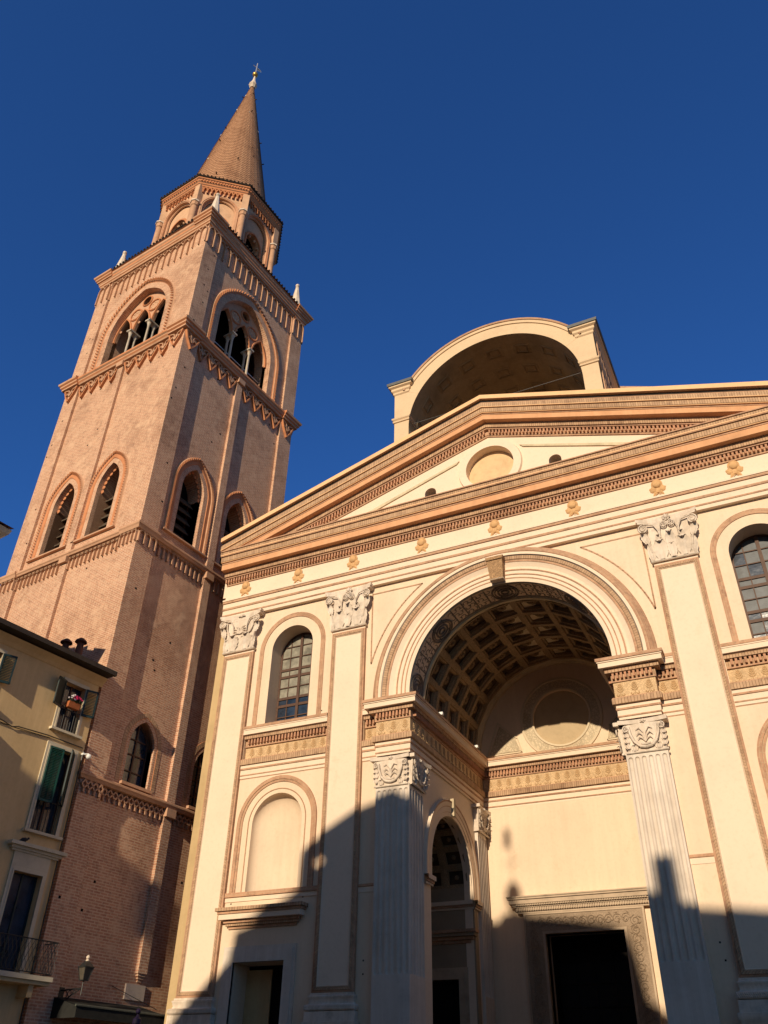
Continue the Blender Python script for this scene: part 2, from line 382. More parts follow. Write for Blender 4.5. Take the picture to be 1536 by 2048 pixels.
def dentils(mb, a, b, nrm, z0, z1, o0, o1, pitch, wd, k, slope=0.0):
    a, b = V((*a, 0)), V((*b, 0)); d = (b-a); L = d.length; d.normalize(); n = max(1, int(L/pitch)); off = (L-(n-1)*pitch)/2
    nn = V((*nrm, 0))
    for j in range(n):
        s0 = off+j*pitch-wd/2; dz = slope*(s0+wd/2)
        q = []
        for o in (o0, o1):
            for ss in (s0, s0+wd):
                p = a+d*ss+nn*o; q.append(p)
        i = len(mb.v)
        for zz in (z0+dz, z1+dz):
            for p in q: mb.v.append((p.x, p.y, zz))
        for f in ((2, 3, 7, 6), (0, 2, 6, 4), (3, 1, 5, 7), (0, 1, 3, 2), (4, 6, 7, 5)):
            mb.f.append([i+x for x in f]); mb.m.append(mb.mi(k)); mb.uv.append(None)
def motif(mb, P, R, U, N, h, k, flip=1):
    # raised plant ornament: stem, paired leaves and base scrolls
    def leaf(x, z, ang, ln, wd):
        c, s_ = math.cos(ang), math.sin(ang); t = 0.016
        pts = [(0, 0), (ln*0.45, wd), (ln, 0), (ln*0.45, -wd)]
        w3 = [P + R*(x+px*c-py*s_) + U*(z+px*s_+py*c) for px, py in pts]; top = P + R*(x+ln*0.45*c) + U*(z+ln*0.45*s_) + N*t*1.6
        for j in range(4): mb.face([w3[j]+N*0.002, w3[(j+1) % 4]+N*0.002, top], k)
    for sgn in (-1, 1):
        for z, ln in ((0.30, 0.20), (0.46, 0.18), (0.62, 0.15), (0.76, 0.11)):
            leaf(0, z*h, PI/2-sgn*(0.95-z*0.5), ln*h*1.9, 0.034*h/0.5)
        pts = []
        for j in range(9):
            t = j/8*4.4; rr = 0.12*h*(1-j/11); pts.append(P + R*sgn*(0.20*h+rr*math.cos(t+PI)) + U*(0.17*h+rr*math.sin(t+PI)) + N*0.006)
        mb.tube(pts, 0.015*h/0.5, k, 4, False)
    leaf(0, 0.80*h, PI/2, 0.18*h, 0.03*h); mb.tube([P+U*0.06*h+N*0.006, P+U*0.86*h+N*0.006], 0.012*h/0.5, k, 4, False)
def motif_run(mb, a, b, nrm, z0, h, o, k, pitch=0.46):
    a, b = V((*a, 0)), V((*b, 0)); d = (b-a); L = d.length; d.normalize(); n = max(1, round(L/pitch)); nn = V((*nrm, 0))
    for j in range(n): motif(mb, a+d*(L*(j+0.5)/n)+nn*o+UP*z0, d, UP, nn, h, k)

# ================================================================ ground
mb = MB(); mb.face([(-400, -400, 0), (400, -400, 0), (400, 400, 0), (-400, 400, 0)], 'stone')
tag(mb.build('ground'), kind='structure')

# ================================================================ CHURCH
WY = 0.12            # wall plane; pilaster face is y=0
church = empty('church', (0, 0, 0), 0, 'cream plastered church front with brick trim, a great coffered entrance arch and a pediment', 'church')
F0 = FX(0)
# wall with arched openings
WXC = 8.43
outer = [(-11.85, 1.2), (-11.85, 18.7), (11.85, 18.7), (11.85, 1.2), (3.56, 1.2), (3.56, 11.06), (3.4, 11.06), (3.4, 12.6)]
outer += [(3.5*math.cos(t), 13.15+3.5*math.sin(t)) for t in [PI*j/48 for j in range(49)]] + [(-3.4, 12.6), (-3.4, 11.06), (-3.56, 11.06), (-3.56, 1.2)]
holes = []
for sx in (-1, 1):
    holes.append(archloop(sx*WXC, 12.9, 15.94, 0.90, 24))
    holes.append(archloop(sx*WXC, 7.25, 9.38, 0.98, 24))
    xa, xb = sorted((sx*6.64, sx*10.12)); holes.append([(xa, 11.05), (xa, 12.86), (xb, 12.86), (xb, 11.05)]); xa, xb = sorted((sx*4.60, sx*5.23)); holes.append([(xa, 11.05), (xa, 12.86), (xb, 12.86), (xb, 11.05)])
    dc = sx*8.62; holes.append([(dc-0.93, 2.2), (dc-0.93, 5.22), (dc+0.93, 5.22), (dc+0.93, 2.2)])
mb = MB(); mb.plate(outer, holes, F0, -1.1, -WY, 'cream')
for x, z in ((-9.9, 6.93), (-7.2, 6.97), (-5.0, 5.1), (-5.0, 4.75), (4.95, 5.1), (5.0, 4.7), (7.0, 13.2), (-6.95, 13.1)):
    mb.box(x-.022, x+.022, WY-.003, WY+.02, z-.022, z+.022, 'black')  # black squares paint in the dark of small wall holes
mb.build('facade_wall', church)
for xa in (-11.86, 11.52):
    mb = MB(); mb.box(xa, xa+.34, 0.06, 0.4, 1.2, 17.7, 'ochre_edge'); mb.build('corner_strip', church)
# tympanum wall
tym = [(-12, 18.8), (-12, 20.55), (0, 24.4), (12, 20.55), (12, 18.8)]
ring = [(0.97*math.cos(2*PI*j/40), 21.89+0.97*math.sin(2*PI*j/40)) for j in range(40)]
hl = [ring] + [archloop(sx*2.53, 20.9, 21.42, 0.24, 12) for sx in (-1, 1)]
mb = MB(); mb.plate(tym, hl, F0, -0.45, 0.0, 'cream2')
tymo = mb.build('tympanum', church)
mb = MB(); mb.lathe((0, 0, 0), [(0, 0), (0.98, 0)], 'tympanum_disc', 40)
o = mb.build('roundel_disc', tymo); o.rotation_euler = (PI/2, 0, 0); o.location = (0, 0.28, 21.89)
mb = MB()
fr = [(V((0, 0, 21.89)), V((math.cos(t), 0, math.sin(t))), FRONT) for t in [2*PI*j/48 for j in range(49)]]
mb.sweep(fr, [(0.972, -0.05), (0.972, 0.10), (1.27, 0.10), (1.31, -0.01)], ['cream2']*3); mb.build('roundel_rim', tymo, True)
for sx in (-1, 1):
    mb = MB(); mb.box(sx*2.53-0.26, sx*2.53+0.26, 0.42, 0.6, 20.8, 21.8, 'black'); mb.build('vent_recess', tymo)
# raised triangular panels of the tympanum
for sx in (-1, 1):
    mb = MB(); a = V((sx*1.25, -0.0, 22.58)); b = V((sx*5.4, 0, 21.22)); d = b-a
    pts = [(a.x, a.z), (b.x, b.z), (b.x-sx*0.1, b.z-0.10), (a.x+sx*0.12, a.z-0.13)]
    mb.plate(pts, [], F0, -0.01, 0.055, 'weather')
    mb.build('panel_moulding', tymo)
# nave body and roofs behind
mb = MB()
mb.box(-11.3, 11.3, 8.41, 40, 1.2, 20.0, 'weather'); mb.box(-11.8, 11.8, 1.1, 8.4, 16.8, 20.0, 'weather')
mb.box(-11.8, -9.6, 1.1, 8.4, 1.2, 16.8, 'weather'); mb.box(9.6, 11.8, 1.1, 8.4, 1.2, 16.8, 'weather')
mb.build('nave_wall', church)
mb = MB()
for sx in (-1, 1):
    mb.face([(0, 0.3, 24.75), (sx*12.1, 0.3, 20.9), (sx*12.1, 12, 20.9), (0, 12, 24.75)], 'rooftile')
    mb.face([(0, 12, 26.5), (sx*11.6, 12, 21.5), (sx*11.6, 40, 21.5), (0, 40, 26.5)], 'rooftile')
    mb.face([(sx*4.6, 5.5, 24), (sx*4.6, 5.5, 29.33), (sx*6.3, 5.5, 28.62), (sx*9, 5.5, 24)], 'trim'); mb.face([(sx*4.6, 5.5, 29.33), (sx*6.3, 5.5, 28.62), (sx*6.3, 12, 28.62), (sx*4.6, 12, 29.33)], 'rooftile')
mb.build('roof', church)
# top entablature
BL = [(17.72, 17.86, .045, 'cream2'), (17.86, 17.92, .065, 'trim'), (17.92, 18.13, .06, 'cream2'), (18.13, 18.22, .09, 'trim'), (18.22, 18.43, .08, 'cream2'),
      (18.43, 18.53, .125, 'trim'), (18.53, 18.60, .15, 'cream2'), (18.60, 19.33, .004, 'cream2'), (19.33, 19.40, .05, 'trim'), (19.40, 19.60, .07, 'trim'),
      (19.60, 19.66, .20, 'trim'), (19.66, 19.84, .26, 'egg'), (19.84, 19.87, .27, 'trim'), (19.87, 20.13, .50, 'corona'), (20.13, 20.20, .52, 'trim'), (20.20, 20.23, .58, 'cap_strip'),
      (20.23, 20.46, .60, 'egg'), (20.46, 20.50, .66, 'trim'), (20.50, 20.54, .67, 'cap_strip'), (20.54, 20.68, .65, 'egg'), (20.68, 20.73, .70, 'trim')]
pr, ms = bands(BL, start=-0.12, end=-0.2)
fr = [(V((-11.86, 3, 0)), V((-.1, 0, 0)), UP), (V((-11.86, 0, 0)), V((-.1, -1, 0)), UP), (V((11.86, 0, 0)), V((.1, -1, 0)), UP), (V((11.86, 3, 0)), V((.1, 0, 0)), UP)]
mb = MB(); mb.sweep(fr, pr, ms, uref=8); dentils(mb, (-11.9, 0), (11.9, 0), (0, -1), 19.42, 19.58, .06, .175, .13, .068, 'dentil')
mb.build('entablature', church)
# raking cornice
RB = [(0.0, .07, .05, 'trim'), (.07, .29, .07, 'trim'), (.29, .35, .20, 'trim'), (.35, .54, .255, 'egg'), (.54, .57, .265, 'trim'),
      (.57, .80, .504, 'corona'), (.80, .86, .524, 'trim'), (.86, .89, .585, 'cap_strip'), (.89, 1.10, .604, 'egg'), (1.10, 1.13, .664, 'cap_strip'),
      (1.13, 1.32, .66, 'egg'), (1.32, 1.38, .62, 'trim'), (1.38, 1.50, .60, 'darkedge'), (1.50, 1.70, .74, 'cap_strip')]  # dark band below the coping paints in its shadow line
pr, ms = bands(RB, start=-0.02, end=-0.35)
for i_, (sgn, sl_) in enumerate(((-1, 0.310), (1, 0.335))):
    zt = 23.41; fr = [(V((0, 0, zt)), FRONT, UP), (V((sgn*11.99, 0, zt-sl_*11.99)), FRONT, UP)]
    mb = MB(); mb.sweep(fr, pr, ms, caps='cap_strip', uref=8)
    a, b = ((0.05*sgn, 0), (sgn*8.3, 0)); dentils(mb, a, b, (0, -1), zt+.09, zt+.27, .06, .175, .135, .07, 'dentil', -sl_)
    mb.build('raking_cornice', church)
# cherub reliefs on frieze
def cherub():
    mb = MB(); k = 'cherub'
    mb.ball((0, -0.05, 0.50), 0.15, k, 10, (1, .6, 1.08)); mb.lathe((0, 0, 0), [(0.15, 0), (0.19, 0), (0.19, 0.001)], k, 4)
    mb.v = mb.v[:]; 
    t = [2*PI*j/16 for j in range(17)]
    mb.tube([(0.165*math.cos(a), -0.03, 0.52+0.17*math.sin(a)) for a in t], 0.026, k, 5, False)
    for sg in (-1, 1):
        for ang, ln, wd in ((1.0, .24, .085), (0.55, .25, .085), (0.1, .20, .07)):
            c, s_ = math.cos(ang), math.sin(ang)
            P0 = V((sg*0.06, -0.01, 0.25)); P1 = P0 + V((sg*ln*c, 0, ln*s_)); n_ = V((-sg*s_, 0, c))*wd; d_ = P1-P0
            mb.grid(lambda a, b: P0 + d_*b*1.0 + n_*math.sin(PI*min(1, b*.93+.04))**.6*(a*2-1) + V((0, -.05*(1-(a*2-1)**2)*math.sin(PI*b)**.5, 0)), 4, 8, k)
        P0 = V((-sg*0.05, -0.012, 0.34)); P1 = V((sg*0.20, -0.012, 0.03)); mid = (P0+P1)/2+V((0, -.05, 0)); n_ = V((sg*.06, 0, .05))
        for q in ((P0, mid, P0.lerp(P1, .5)+n_), (P0.lerp(P1, .5)+n_, mid, P1), (P1, mid, P0.lerp(P1, .5)-n_), (P0.lerp(P1, .5)-n_, mid, P0)): mb.face(q, k)
    mb.ball((0, -.02, .26), .11, k, 8, (1, .5, 1.1))
    # wipe the helper ring at the origin
    return mb
ch = None
for x in (-10.9, -8.37, -5.87, -2.93, 0, 2.93, 5.87, 8.37, 10.9):
    if ch is None: ch = cherub().build('cherub_relief', church, True, loc=(x, -0.004, 18.64))
    else: dup(ch, church, loc=(x, -0.004, 18.64))
# archivolt
zA = 13.15
AP = [(3.46, .0), (3.59, .02), (3.592, .035), (3.63, .035), (3.632, .022), (3.73, .022), (3.732, .045), (3.77, .045), (3.772, .035), (3.89, .035), (3.892, .06), (3.94, .06),
      (3.96, .02), (4.05, .03), (4.14, .07), (4.20, .10), (4.21, .12), (4.28, .12), (4.30, .15), (4.42, .17), (4.422, .10), (4.46, .20), (4.56, .20), (4.57, .225), (4.65, .225), (4.84, .02), (4.84, -.13)]
AM = ['cream2', 'trim', 'trim', 'trim', 'cream2', 'trim', 'trim', 'trim', 'cream2', 'trim', 'trim', 'cream2', 'cream2', 'cream2', 'cream2', 'trim', 'trim', 'egg', 'egg', 'darkedge', 'cream2', 'cream2', 'trim', 'trim', 'trim', 'trim']
mb = MB(); mb.sweep([(V((0, 0, 12.92)), V((-1, 0, 0)), FRONT)]+[(V((0, 0, zA)), V((math.cos(t), 0, math.sin(t))), FRONT) for t in [PI-PI*j/72 for j in range(73)]]+[(V((0, 0, 12.92)), V((1, 0, 0)), FRONT)], AP, AM, uref=18)
arch = mb.build('archivolt', church)
mb = MB()
def kst(w0, w1, z0, z1, o0, o1, k):
    a = [(-w0/2, z0), (w0/2, z0), (w1/2, z1), (-w1/2, z1)]
    fr_ = [F0(x, o0 if j < 2 else o1, z) for j, (x, z) in enumerate(a)]; bk = [F0(x, 0, z) for x, z in a]
    mb.face(fr_, k)
    for j in range(4): mb.face([fr_[j], fr_[(j+1) % 4], bk[(j+1) % 4], bk[j]], k)
kst(.47, .58, 16.66, 17.42, .26, .38, 'keystone'); kst(.50, .50, 16.655, 16.70, .24, .28, 'marble'); kst(.62, .66, 17.40, 17.52, .42, .42, 'keystone')
mb.build('keystone', arch)
# spandrel fillets
for sx in (-1, 1):
    mb = MB(); R5 = 5.2; pts = [(sx*2.97, 17.42), (sx*5.02, 17.42), (sx*5.02, 14.6)]
    a0 = math.atan2(14.55-zA, 5.0); a1 = math.atan2(17.42-zA, 2.97)
    arc = [(sx*R5*math.cos(a0+(a1-a0)*j/16), zA+R5*math.sin(a0+(a1-a0)*j/16)) for j in range(17)]
    mb.bar(pts+arc, .05, -WY-.01, -WY+.015, 'trim', F0)
    mb.build('spandrel_fillet', church)
# minor entablature
ML = [(11.04, 11.12, .004, 'cream2'), (11.12, 11.16, .03, 'trim'), (11.16, 11.33, .02, 'cream2'), (11.33, 11.39, .05, 'trim'), (11.39, 11.50, .035, 'cream2'), (11.50, 11.68, .12, 'egg'), (11.68, 11.71, .10, 'trim'),
      (11.71, 12.21, .02, 'gold'), (12.21, 12.27, .06, 'trim'), (12.27, 12.48, .06, 'egg'), (12.48, 12.585, .20, 'egg'), (12.585, 12.62, .22, 'trim'), (12.62, 12.78, .34, 'cream2'), (12.78, 12.82, .37, 'cream2'), (12.82, 12.92, .40, 'trim')]
pr, ms = bands(ML, start=-.02, end=-.1)
BLb = [(11.00, 11.03, .185, 'trim'), (11.03, 11.12, .20, 'cream2'), (11.12, 11.16, .215, 'trim'), (11.16, 11.33, .21, 'cream2'), (11.33, 11.39, .24, 'trim'), (11.39, 11.50, .23, 'cream2'), (11.50, 11.68, .285, 'egg'), (11.68, 11.71, .27, 'trim'),
      (11.71, 12.21, .03, 'gold'), (12.21, 12.27, .09, 'trim'), (12.27, 12.48, .08, 'egg'), (12.48, 12.585, .21, 'egg'), (12.585, 12.62, .22, 'trim'), (12.62, 12.78, .30, 'cream2'), (12.78, 12.82, .32, 'cream2'), (12.82, 12.92, .335, 'trim')]
prb, msb = bands(BLb, start=.18, end=.1)
for xa, xb in ((-5.24, -4.62), (4.62, 5.24)):
    mb = MB(); mb.sweep(planpath([(xa, .30), (xb, .30)]), prb, msb, uref=8); dentils(mb, (xa+.03, .30), (xb-.03, .30), (0, -1), 12.29, 12.46, .08, .19, .125, .066, 'dentil'); motif_run(mb, (xa, .30), (xb, .30), (0, -1), 11.73, .46, .032, 'leafgold', .38)
    mb.build('bay_entablature', church)
path = [(-4.62, WY+.2), (-4.62, -.1), (-3.4, -.1), (-3.4, 7.0), (3.4, 7.0), (3.4, -.1), (4.62, -.1), (4.62, WY+.2)]
mb = MB(); mb.sweep(planpath(path), pr, ms, uref=8)
for a, b, nr in (((-4.62-.02, -.1), (-3.4+.05, -.1), (0, -1)), ((3.35, -.1), (4.64, -.1), (0, -1)), ((-3.4, 0), (-3.4, 6.9), (1, 0)), ((3.4, 0), (3.4, 6.9), (-1, 0)), ((-3.3, 7), (3.3, 7), (0, -1))):
    dentils(mb, a, b, nr, 12.29, 12.46, .05, .17, .125, .066, 'dentil'); motif_run(mb, a, b, nr, 11.73, .46, .022, 'leafgold', .38)
mb.build('portico_entablature', church)
for sx in (-1, 1):
    x0, x1 = sorted((sx*6.63, sx*10.13)); mb = MB()
    mb.sweep(planpath([(x0, .30), (x1, .30)]), prb, msb, uref=8)
    dentils(mb, (x0+.08, .30), (x1-.08, .30), (0, -1), 12.29, 12.46, .08, .19, .13, .068, 'dentil'); motif_run(mb, (x0+.1, .30), (x1-.1, .30), (0, -1), 11.73, .46, .032, 'leafgold', .38)
    mb.build('bay_entablature', church)
    # lower string course, hood above the door and door frame
    mb = MB()
    p2, m2 = bands([(6.98, 7.12, .03, 'cream2'), (7.12, 7.25, .08, 'trim')], start=0, end=-.05); mb.sweep(planpath([(x0, WY), (x1, WY)]), p2, m2)
    for xa, xb in ((sx*4.60, sx*5.24),):
        xa, xb = sorted((xa, xb)); p3, m3 = bands([(6.95, 7.10, .015, 'cream2'), (7.12, 7.19, .04, 'trim')], start=0, end=0); mb.sweep(planpath([(xa, WY), (xb, WY)]), p3, m3)
    mb.build('string_course', church)
    mb = MB(); hx = sx*8.60
    p3, m3 = bands([(6.17, 6.25, .05, 'trim'), (6.25, 6.33, .12, 'egg'), (6.33, 6.42, .18, 'trim'), (6.42, 6.58, .30, 'cream2'), (6.58, 6.66, .34, 'trim'), (6.66, 6.76, .40, 'egg')], start=0, end=-.02)
    mb.sweep(planpath([(hx-1.22, WY+.1), (hx-1.22, WY), (hx+1.22, WY), (hx+1.22, WY+.1)]), p3, m3, uref=4)
    mb.build('door_hood', church)
    mb = MB(); xs = 1.32
    for (w0_, z_, o_) in ((1.32, 5.66, .05), (1.22, 5.56, .08), (1.08, 5.40, .06)):
        L = [(hx-w0_, 2.2), (hx-w0_, z_), (hx+w0_, z_), (hx+w0_, 2.2), (hx+.925, 2.2), (hx+.925, 5.215), (hx-.925, 5.215), (hx-.925, 2.2)]
        mb.plate(L, [], F0, -WY-.02, -WY+o_, 'shaft')
    df = mb.build('side_door_frame', church)
    mb = MB(); mb.box(hx-.98, hx+.98, 1.05, 1.1, 2.2, 5.3, 'black'); mb.box(hx-.98, hx-.02, .95, 1.0, 2.2, 5.1, 'ochre_edge') if sx < 0 else None  # ochre panel colours in the lit reveal, black the dark opening
    mb.build('doorway_fill', df)
# pilasters
def pilaster_parts(cx, big):
    x0, x1 = cx-.69, cx+.69
    mb = MB(); mb.box(x0+.004, x1-.004, .012, .3, 4.3, 16.13, 'cream2')
    P4 = [(x0, 4.3), (x1, 4.3), (x1, 16.02), (x0, 16.02)]
    fr_ = []
    for j in range(5):
        x, z = P4[j % 4]; dx = 1 if x == x0 else -1; dz = 1 if z < 5 else -1
        fr_.append((V((x, 0, z)), V((dx, 0, dz)), FRONT))
    mb.sweep(fr_, [(0, -.12), (0, .0), (.06, .012), (.065, .03), (.14, .03), (.15, .0), (.17, .02), (.185, -.014)], ['trim', 'trim', 'trim', 'egg', 'egg', 'cream2', 'cream2'], uref=3)
    pil = mb.build('pilaster', church)
    mb = MB()
    sp = planpath([(x0-.0, .12), (x0-.0, 0), (x1+.0, 0), (x1+.0, .12)])
    prf = [(0, 4.30), (.03, 4.29), (.03, 4.24), (.07, 4.22), (.075, 4.19), (.05, 4.16), (.05, 4.12), (.03, 4.08), (.05, 4.02), (.12, 4.0), (.145, 3.95), (.145, 3.90), (.12, 3.85), (.05, 3.84), (.13, 3.83), (.13, 3.58), (.19, 3.57), (.19, 3.45), (.15, 3.40), (.15, 1.2)]
    mb.sweep(sp, prf, ['marble']*(len(prf)-1))
    # twisted rope on the torus
    n = 34
    for j in range(n):
        xx = x0-.1+(x1-x0+.2)*j/(n-1); mb.tube([(xx-.03, -.145, 3.87), (xx+.03, -.15, 3.98)], .013, 'marble', 4)
        mb.tube([(xx+.03, -.145, 3.87), (xx-.03, -.15, 3.98)], .013, 'marble', 4)
    mb.build('base', pil, True, angle=50)
    return pil
def spiral(mb, c, R, sgn, k, tr=.02, turns=2.0, ang0=PI/2, n=26, yo=0.0):
    pts = []; rad = []
    for j in range(n+1):
        t = j/n; a = ang0 + sgn*turns*2*PI*t; r = R*(1-t*.86); pts.append((c[0]+r*math.cos(a), c[1]-.02*t+yo, c[2]+r*math.sin(a))); rad.append(tr*(1-.45*t))
    mb.tube(pts, rad, k, 6)
def aleaf(mb, cx, z0, h, wd, o0, curl, k, lean=0.0):
    # acanthus leaf: bends outward and curls over at the top
    def fn(a, b):
        t = b; u = (a-.5)*2
        wt = wd*(.55+.45*math.sin(PI*min(1, t*1.1)))*(1 if t < .8 else 1-.55*(t-.8)/.2); wt *= 1+.10*math.cos(t*PI*9)
        z = z0 + h*(t if t < .86 else .86 - (t-.86)*.9); o = o0 + .02 + curl*(max(0, t-.45)/.55)**2.2
        o += .030*(1-abs(u)**1.5) - .012*math.cos(u*PI*3)
        return V((cx+lean*t*h+u*wt/2, -o, z))
    mb.grid(fn, 8, 12, k)
def capital(kind):
    mb = MB(); k = 'marble'; h = 1.62; w0 = .68
    def bell(a, b):
        u = (a-.5)*2; z = b*h*.90; hw = w0*(.93+.08*b); o = .06+.05*b**3 + .012*math.cos(u*PI*9)*(1-b)
        return V((u*hw, -o, z))
    mb.grid(bell, 36, 10, k)
    for sg in (-1, 1): mb.grid(lambda a, b: V((sg*w0*(.93+.08*b), .15-a*(.21+.05*b**3), b*h*.9)), 3, 10, k)
    mb.tube([(-w0-.05, -.05, .02), (w0+.05, -.05, .02)], .05, k, 8); mb.box(-w0-.06, w0+.06, -.07, .14, -.03, .03, k)
    # abacus, concave front
    N = 20; top = []; 
    for (z0_, z1_, g) in ((h*.90, h*.945, -.04), (h*.945, h+.02, .0)):
        fr_ = [( -(w0+.30+g) + 2*(w0+.30+g)*j/N, .07+(.17+g*.5)*(abs(j/N-.5)*2)**2.2) for j in range(N+1)]
        for j in range(N):
            (xa, oa), (xb, ob) = fr_[j], fr_[j+1]
            mb.face([(xa, -oa, z0_), (xb, -ob, z0_), (xb, -ob, z1_), (xa, -oa, z1_)], k)
            mb.face([(xa, -oa, z0_), (xb, -ob, z0_), (xb, .14, z0_), (xa, .14, z0_)], k); mb.face([(xa, -oa, z1_), (xb, -ob, z1_), (xb, .14, z1_), (xa, .14, z1_)], k)
        for e in (0, -1):
            x, o = fr_[e]; mb.face([(x, -o, z0_), (x, .14, z0_), (x, .14, z1_), (x, -o, z1_)], k)
    # corner volutes with stems
    for sg in (-1, 1):
        c = (sg*(w0+.10), -.22, h*.75); spiral(mb, c, .17, -sg, k, .030, 2.2, PI/2)
        mb.ball((c[0], c[1]+.04, c[2]), .15, k, 8, (1, .4, 1))
        mb.tube([(sg*.30, -.12, h*.50), (sg*.33, -.15, h*.68), (sg*.45, -.18, h*.82), (sg*(w0+.08), -.215, h*.86)], .028, k, 6)
        aleaf(mb, sg*(w0+.04), h*.42, h*.30, .26, .10, .20, k, sg*.25)
        mb.tube([(sg*(w0+.02), -.14, h*.42), (sg*(w0-.04), -.10, h*.2)], .03, k, 5)
    if kind == 'full':
        for sg in (-1, 1):
            spiral(mb, (sg*.135, -.19, h*.79), .125, sg, k, .024, 2.0, PI/2)
            mb.tube([(sg*.30, -.12, h*.50), (sg*.28, -.15, h*.68), (sg*.20, -.17, h*.85), (sg*.10, -.19, h*.87)], .022, k, 6)
            aleaf(mb, sg*.36, 0.02, h*.52, .46, .07, .15, k); aleaf(mb, sg*.36, h*.30, h*.34, .22, .07, .12, k)
            aleaf(mb, sg*.66, 0.02, h*.46, .24, .06, .05, k, sg*.03)
        aleaf(mb, 0, 0.02, h*.72, .34, .08, .20, k); aleaf(mb, 0, 0.02, h*.40, .28, .10, .05, k)
        mb.ball((0, -.15, h*.96), .085, k, 8)
        for j in range(7): a = 2*PI*j/7; mb.ball((.09*math.cos(a), -.13, h*.96+.09*math.sin(a)), .05, k, 6)
    else:
        for sg in (-1, 1):
            aleaf(mb, sg*.30, 0.02, h*.50, .50, .07, .16, k); aleaf(mb, sg*.62, .02, h*.40, .26, .06, .06, k)
            pts = [(sg*(w0-.05), -.16, h*.80), (sg*.62, -.13, h*.62), (sg*.50, -.12, h*.48), (sg*.28, -.12, h*.38), (sg*.08, -.12, h*.36)]
            mb.tube(pts, .03, k, 6)
            for j in range(4):
                a = PI/2-sg*(.35+.33*j); L = .40-.05*j
                mb.tube([(0, -.11, h*.46), (L*.6*math.cos(a), -.13, h*.46+L*.7*math.sin(a)), (L*1.15*math.cos(a-sg*.15), -.12, h*.46+L*math.sin(a-sg*.15))], [.028, .035, .012], k, 5)
        mb.tube([(-.62, -.1, h*.85), (-.3, -.085, h*.83), (0, -.08, h*.82), (.3, -.085, h*.83), (.62, -.1, h*.85)], .022, k, 5)
        mb.ball((0, -.12, h*.94), .08, k, 8)
        for j in range(5): mb.ball((-.12+.06*j, -.13, h*.94+.04*(j % 2)), .045, k, 6)
    return mb
capA = capital('full'); capB = capital('lyre')
ca = cb = None
for cx in (-10.82, -5.93, 5.93, 10.82):
    pil = pilaster_parts(cx, True); loc = (cx, .0, 16.13)
    if abs(cx) < 8:
        if ca is None: ca = capA.build('capital', pil, True, loc=loc, angle=60)
        else: dup(ca, pil, loc=loc)
    else:
        if cb is None: cb = capB.build('capital', pil, True, loc=loc, angle=60)
        else: dup(cb, pil, loc=loc)
# windows of the bays and blind niches
def bay_window(cx, dark):
    mb = MB()
    fr_ = arcpath(cx, 15.94, 12.92, 32, depth=WY)
    mb.sweep(fr_, [(1.27, 0), (1.27, .03), (1.45, .03), (1.45, 0)], ['trim']*3); 
    mb.box(cx-1.75, cx+1.75, WY-.02, WY+.05, 12.92, 12.925, 'trim')
    win = mb.build('bay_window', church)
    mb = MB(); Y = .80; k = 'wframe'
    loop = archloop(cx, 12.9, 15.94, .90, 24); inner = archloop(cx, 12.98, 15.94, .83, 24)
    mb.plate(loop, [inner], F0, -Y-.08, -Y, k)
    mb.box(cx-.055, cx+.055, Y-.03, Y+.06, 12.95, 16.8, k)
    for sx in (-.47, .47): mb.box(cx+sx-.018, cx+sx+.018, Y+.005, Y+.05, 12.95, 16.65, k)
    zs = [12.98, 13.42, 13.86, 14.16, 14.60, 15.04, 15.34, 15.84, 16.30]
    for j, z in enumerate(zs[1:]):
        tk = .05 if j in (1, 2, 4, 5) else .018; mb.box(cx-.86, cx+.86, Y-.01, Y+.055, z-tk, z+tk, k)
    mb.build('frame', win)
    mb = MB(); zz = zs+[16.8]; xs = [-.85, -.47, 0, .47, .85]; random.seed(3 if dark else 5)
    for j in range(len(zz)-1):
        for i in range(4):
            if dark: kk = random.choice(['glassb', 'glassb', 'glass', 'glassb']) if j > 2 else random.choice(['glass', 'glassb'])
            else: kk = 'glass' if j < 3 else 'curtain'
            t = random.uniform(-.006, .006)
            mb.face([(cx+xs[i], Y+.03+t, zz[j]), (cx+xs[i+1], Y+.03, zz[j]), (cx+xs[i+1], Y+.03-t, zz[j+1]), (cx+xs[i], Y+.03, zz[j+1])], kk)
    mb.build('glass', win)
bay_window(-WXC, False); bay_window(WXC, True)
for sx in (-1, 1):
    cx = sx*WXC; mb = MB()
    def niche(a, b):
        # wall part then half dome
        t = PI*a
        if b < .6:
            z = 7.25+(9.38-7.25)*b/.6; r = .98; return V((cx-r*math.cos(t), WY+.50*math.sin(t)**.8, z))
        ph = (b-.6)/.4*PI/2; return V((cx-.98*math.cos(t)*math.cos(ph), WY+.50*(math.sin(t)**.8)*math.cos(ph)**.6, 9.38+.98*math.sin(ph)))
    mb.grid(niche, 24, 24, 'cream'); mb.box(cx-.98, cx+.98, WY, .7, 7.2, 7.25, 'cream')
    mb.sweep(arcpath(cx, 9.38, 7.25, 32, depth=WY), [(1.36, 0), (1.36, .03), (1.44, .03), (1.445, .055), (1.57, .055), (1.57, 0)], ['trim']*5, uref=2)
    mb.sweep(arcpath(cx, 9.38, 7.25, 32, depth=WY), [(1.11, 0), (1.115, .02), (1.145, .02), (1.15, 0)], ['trim']*3)
    mb.build('blind_niche', church, True)
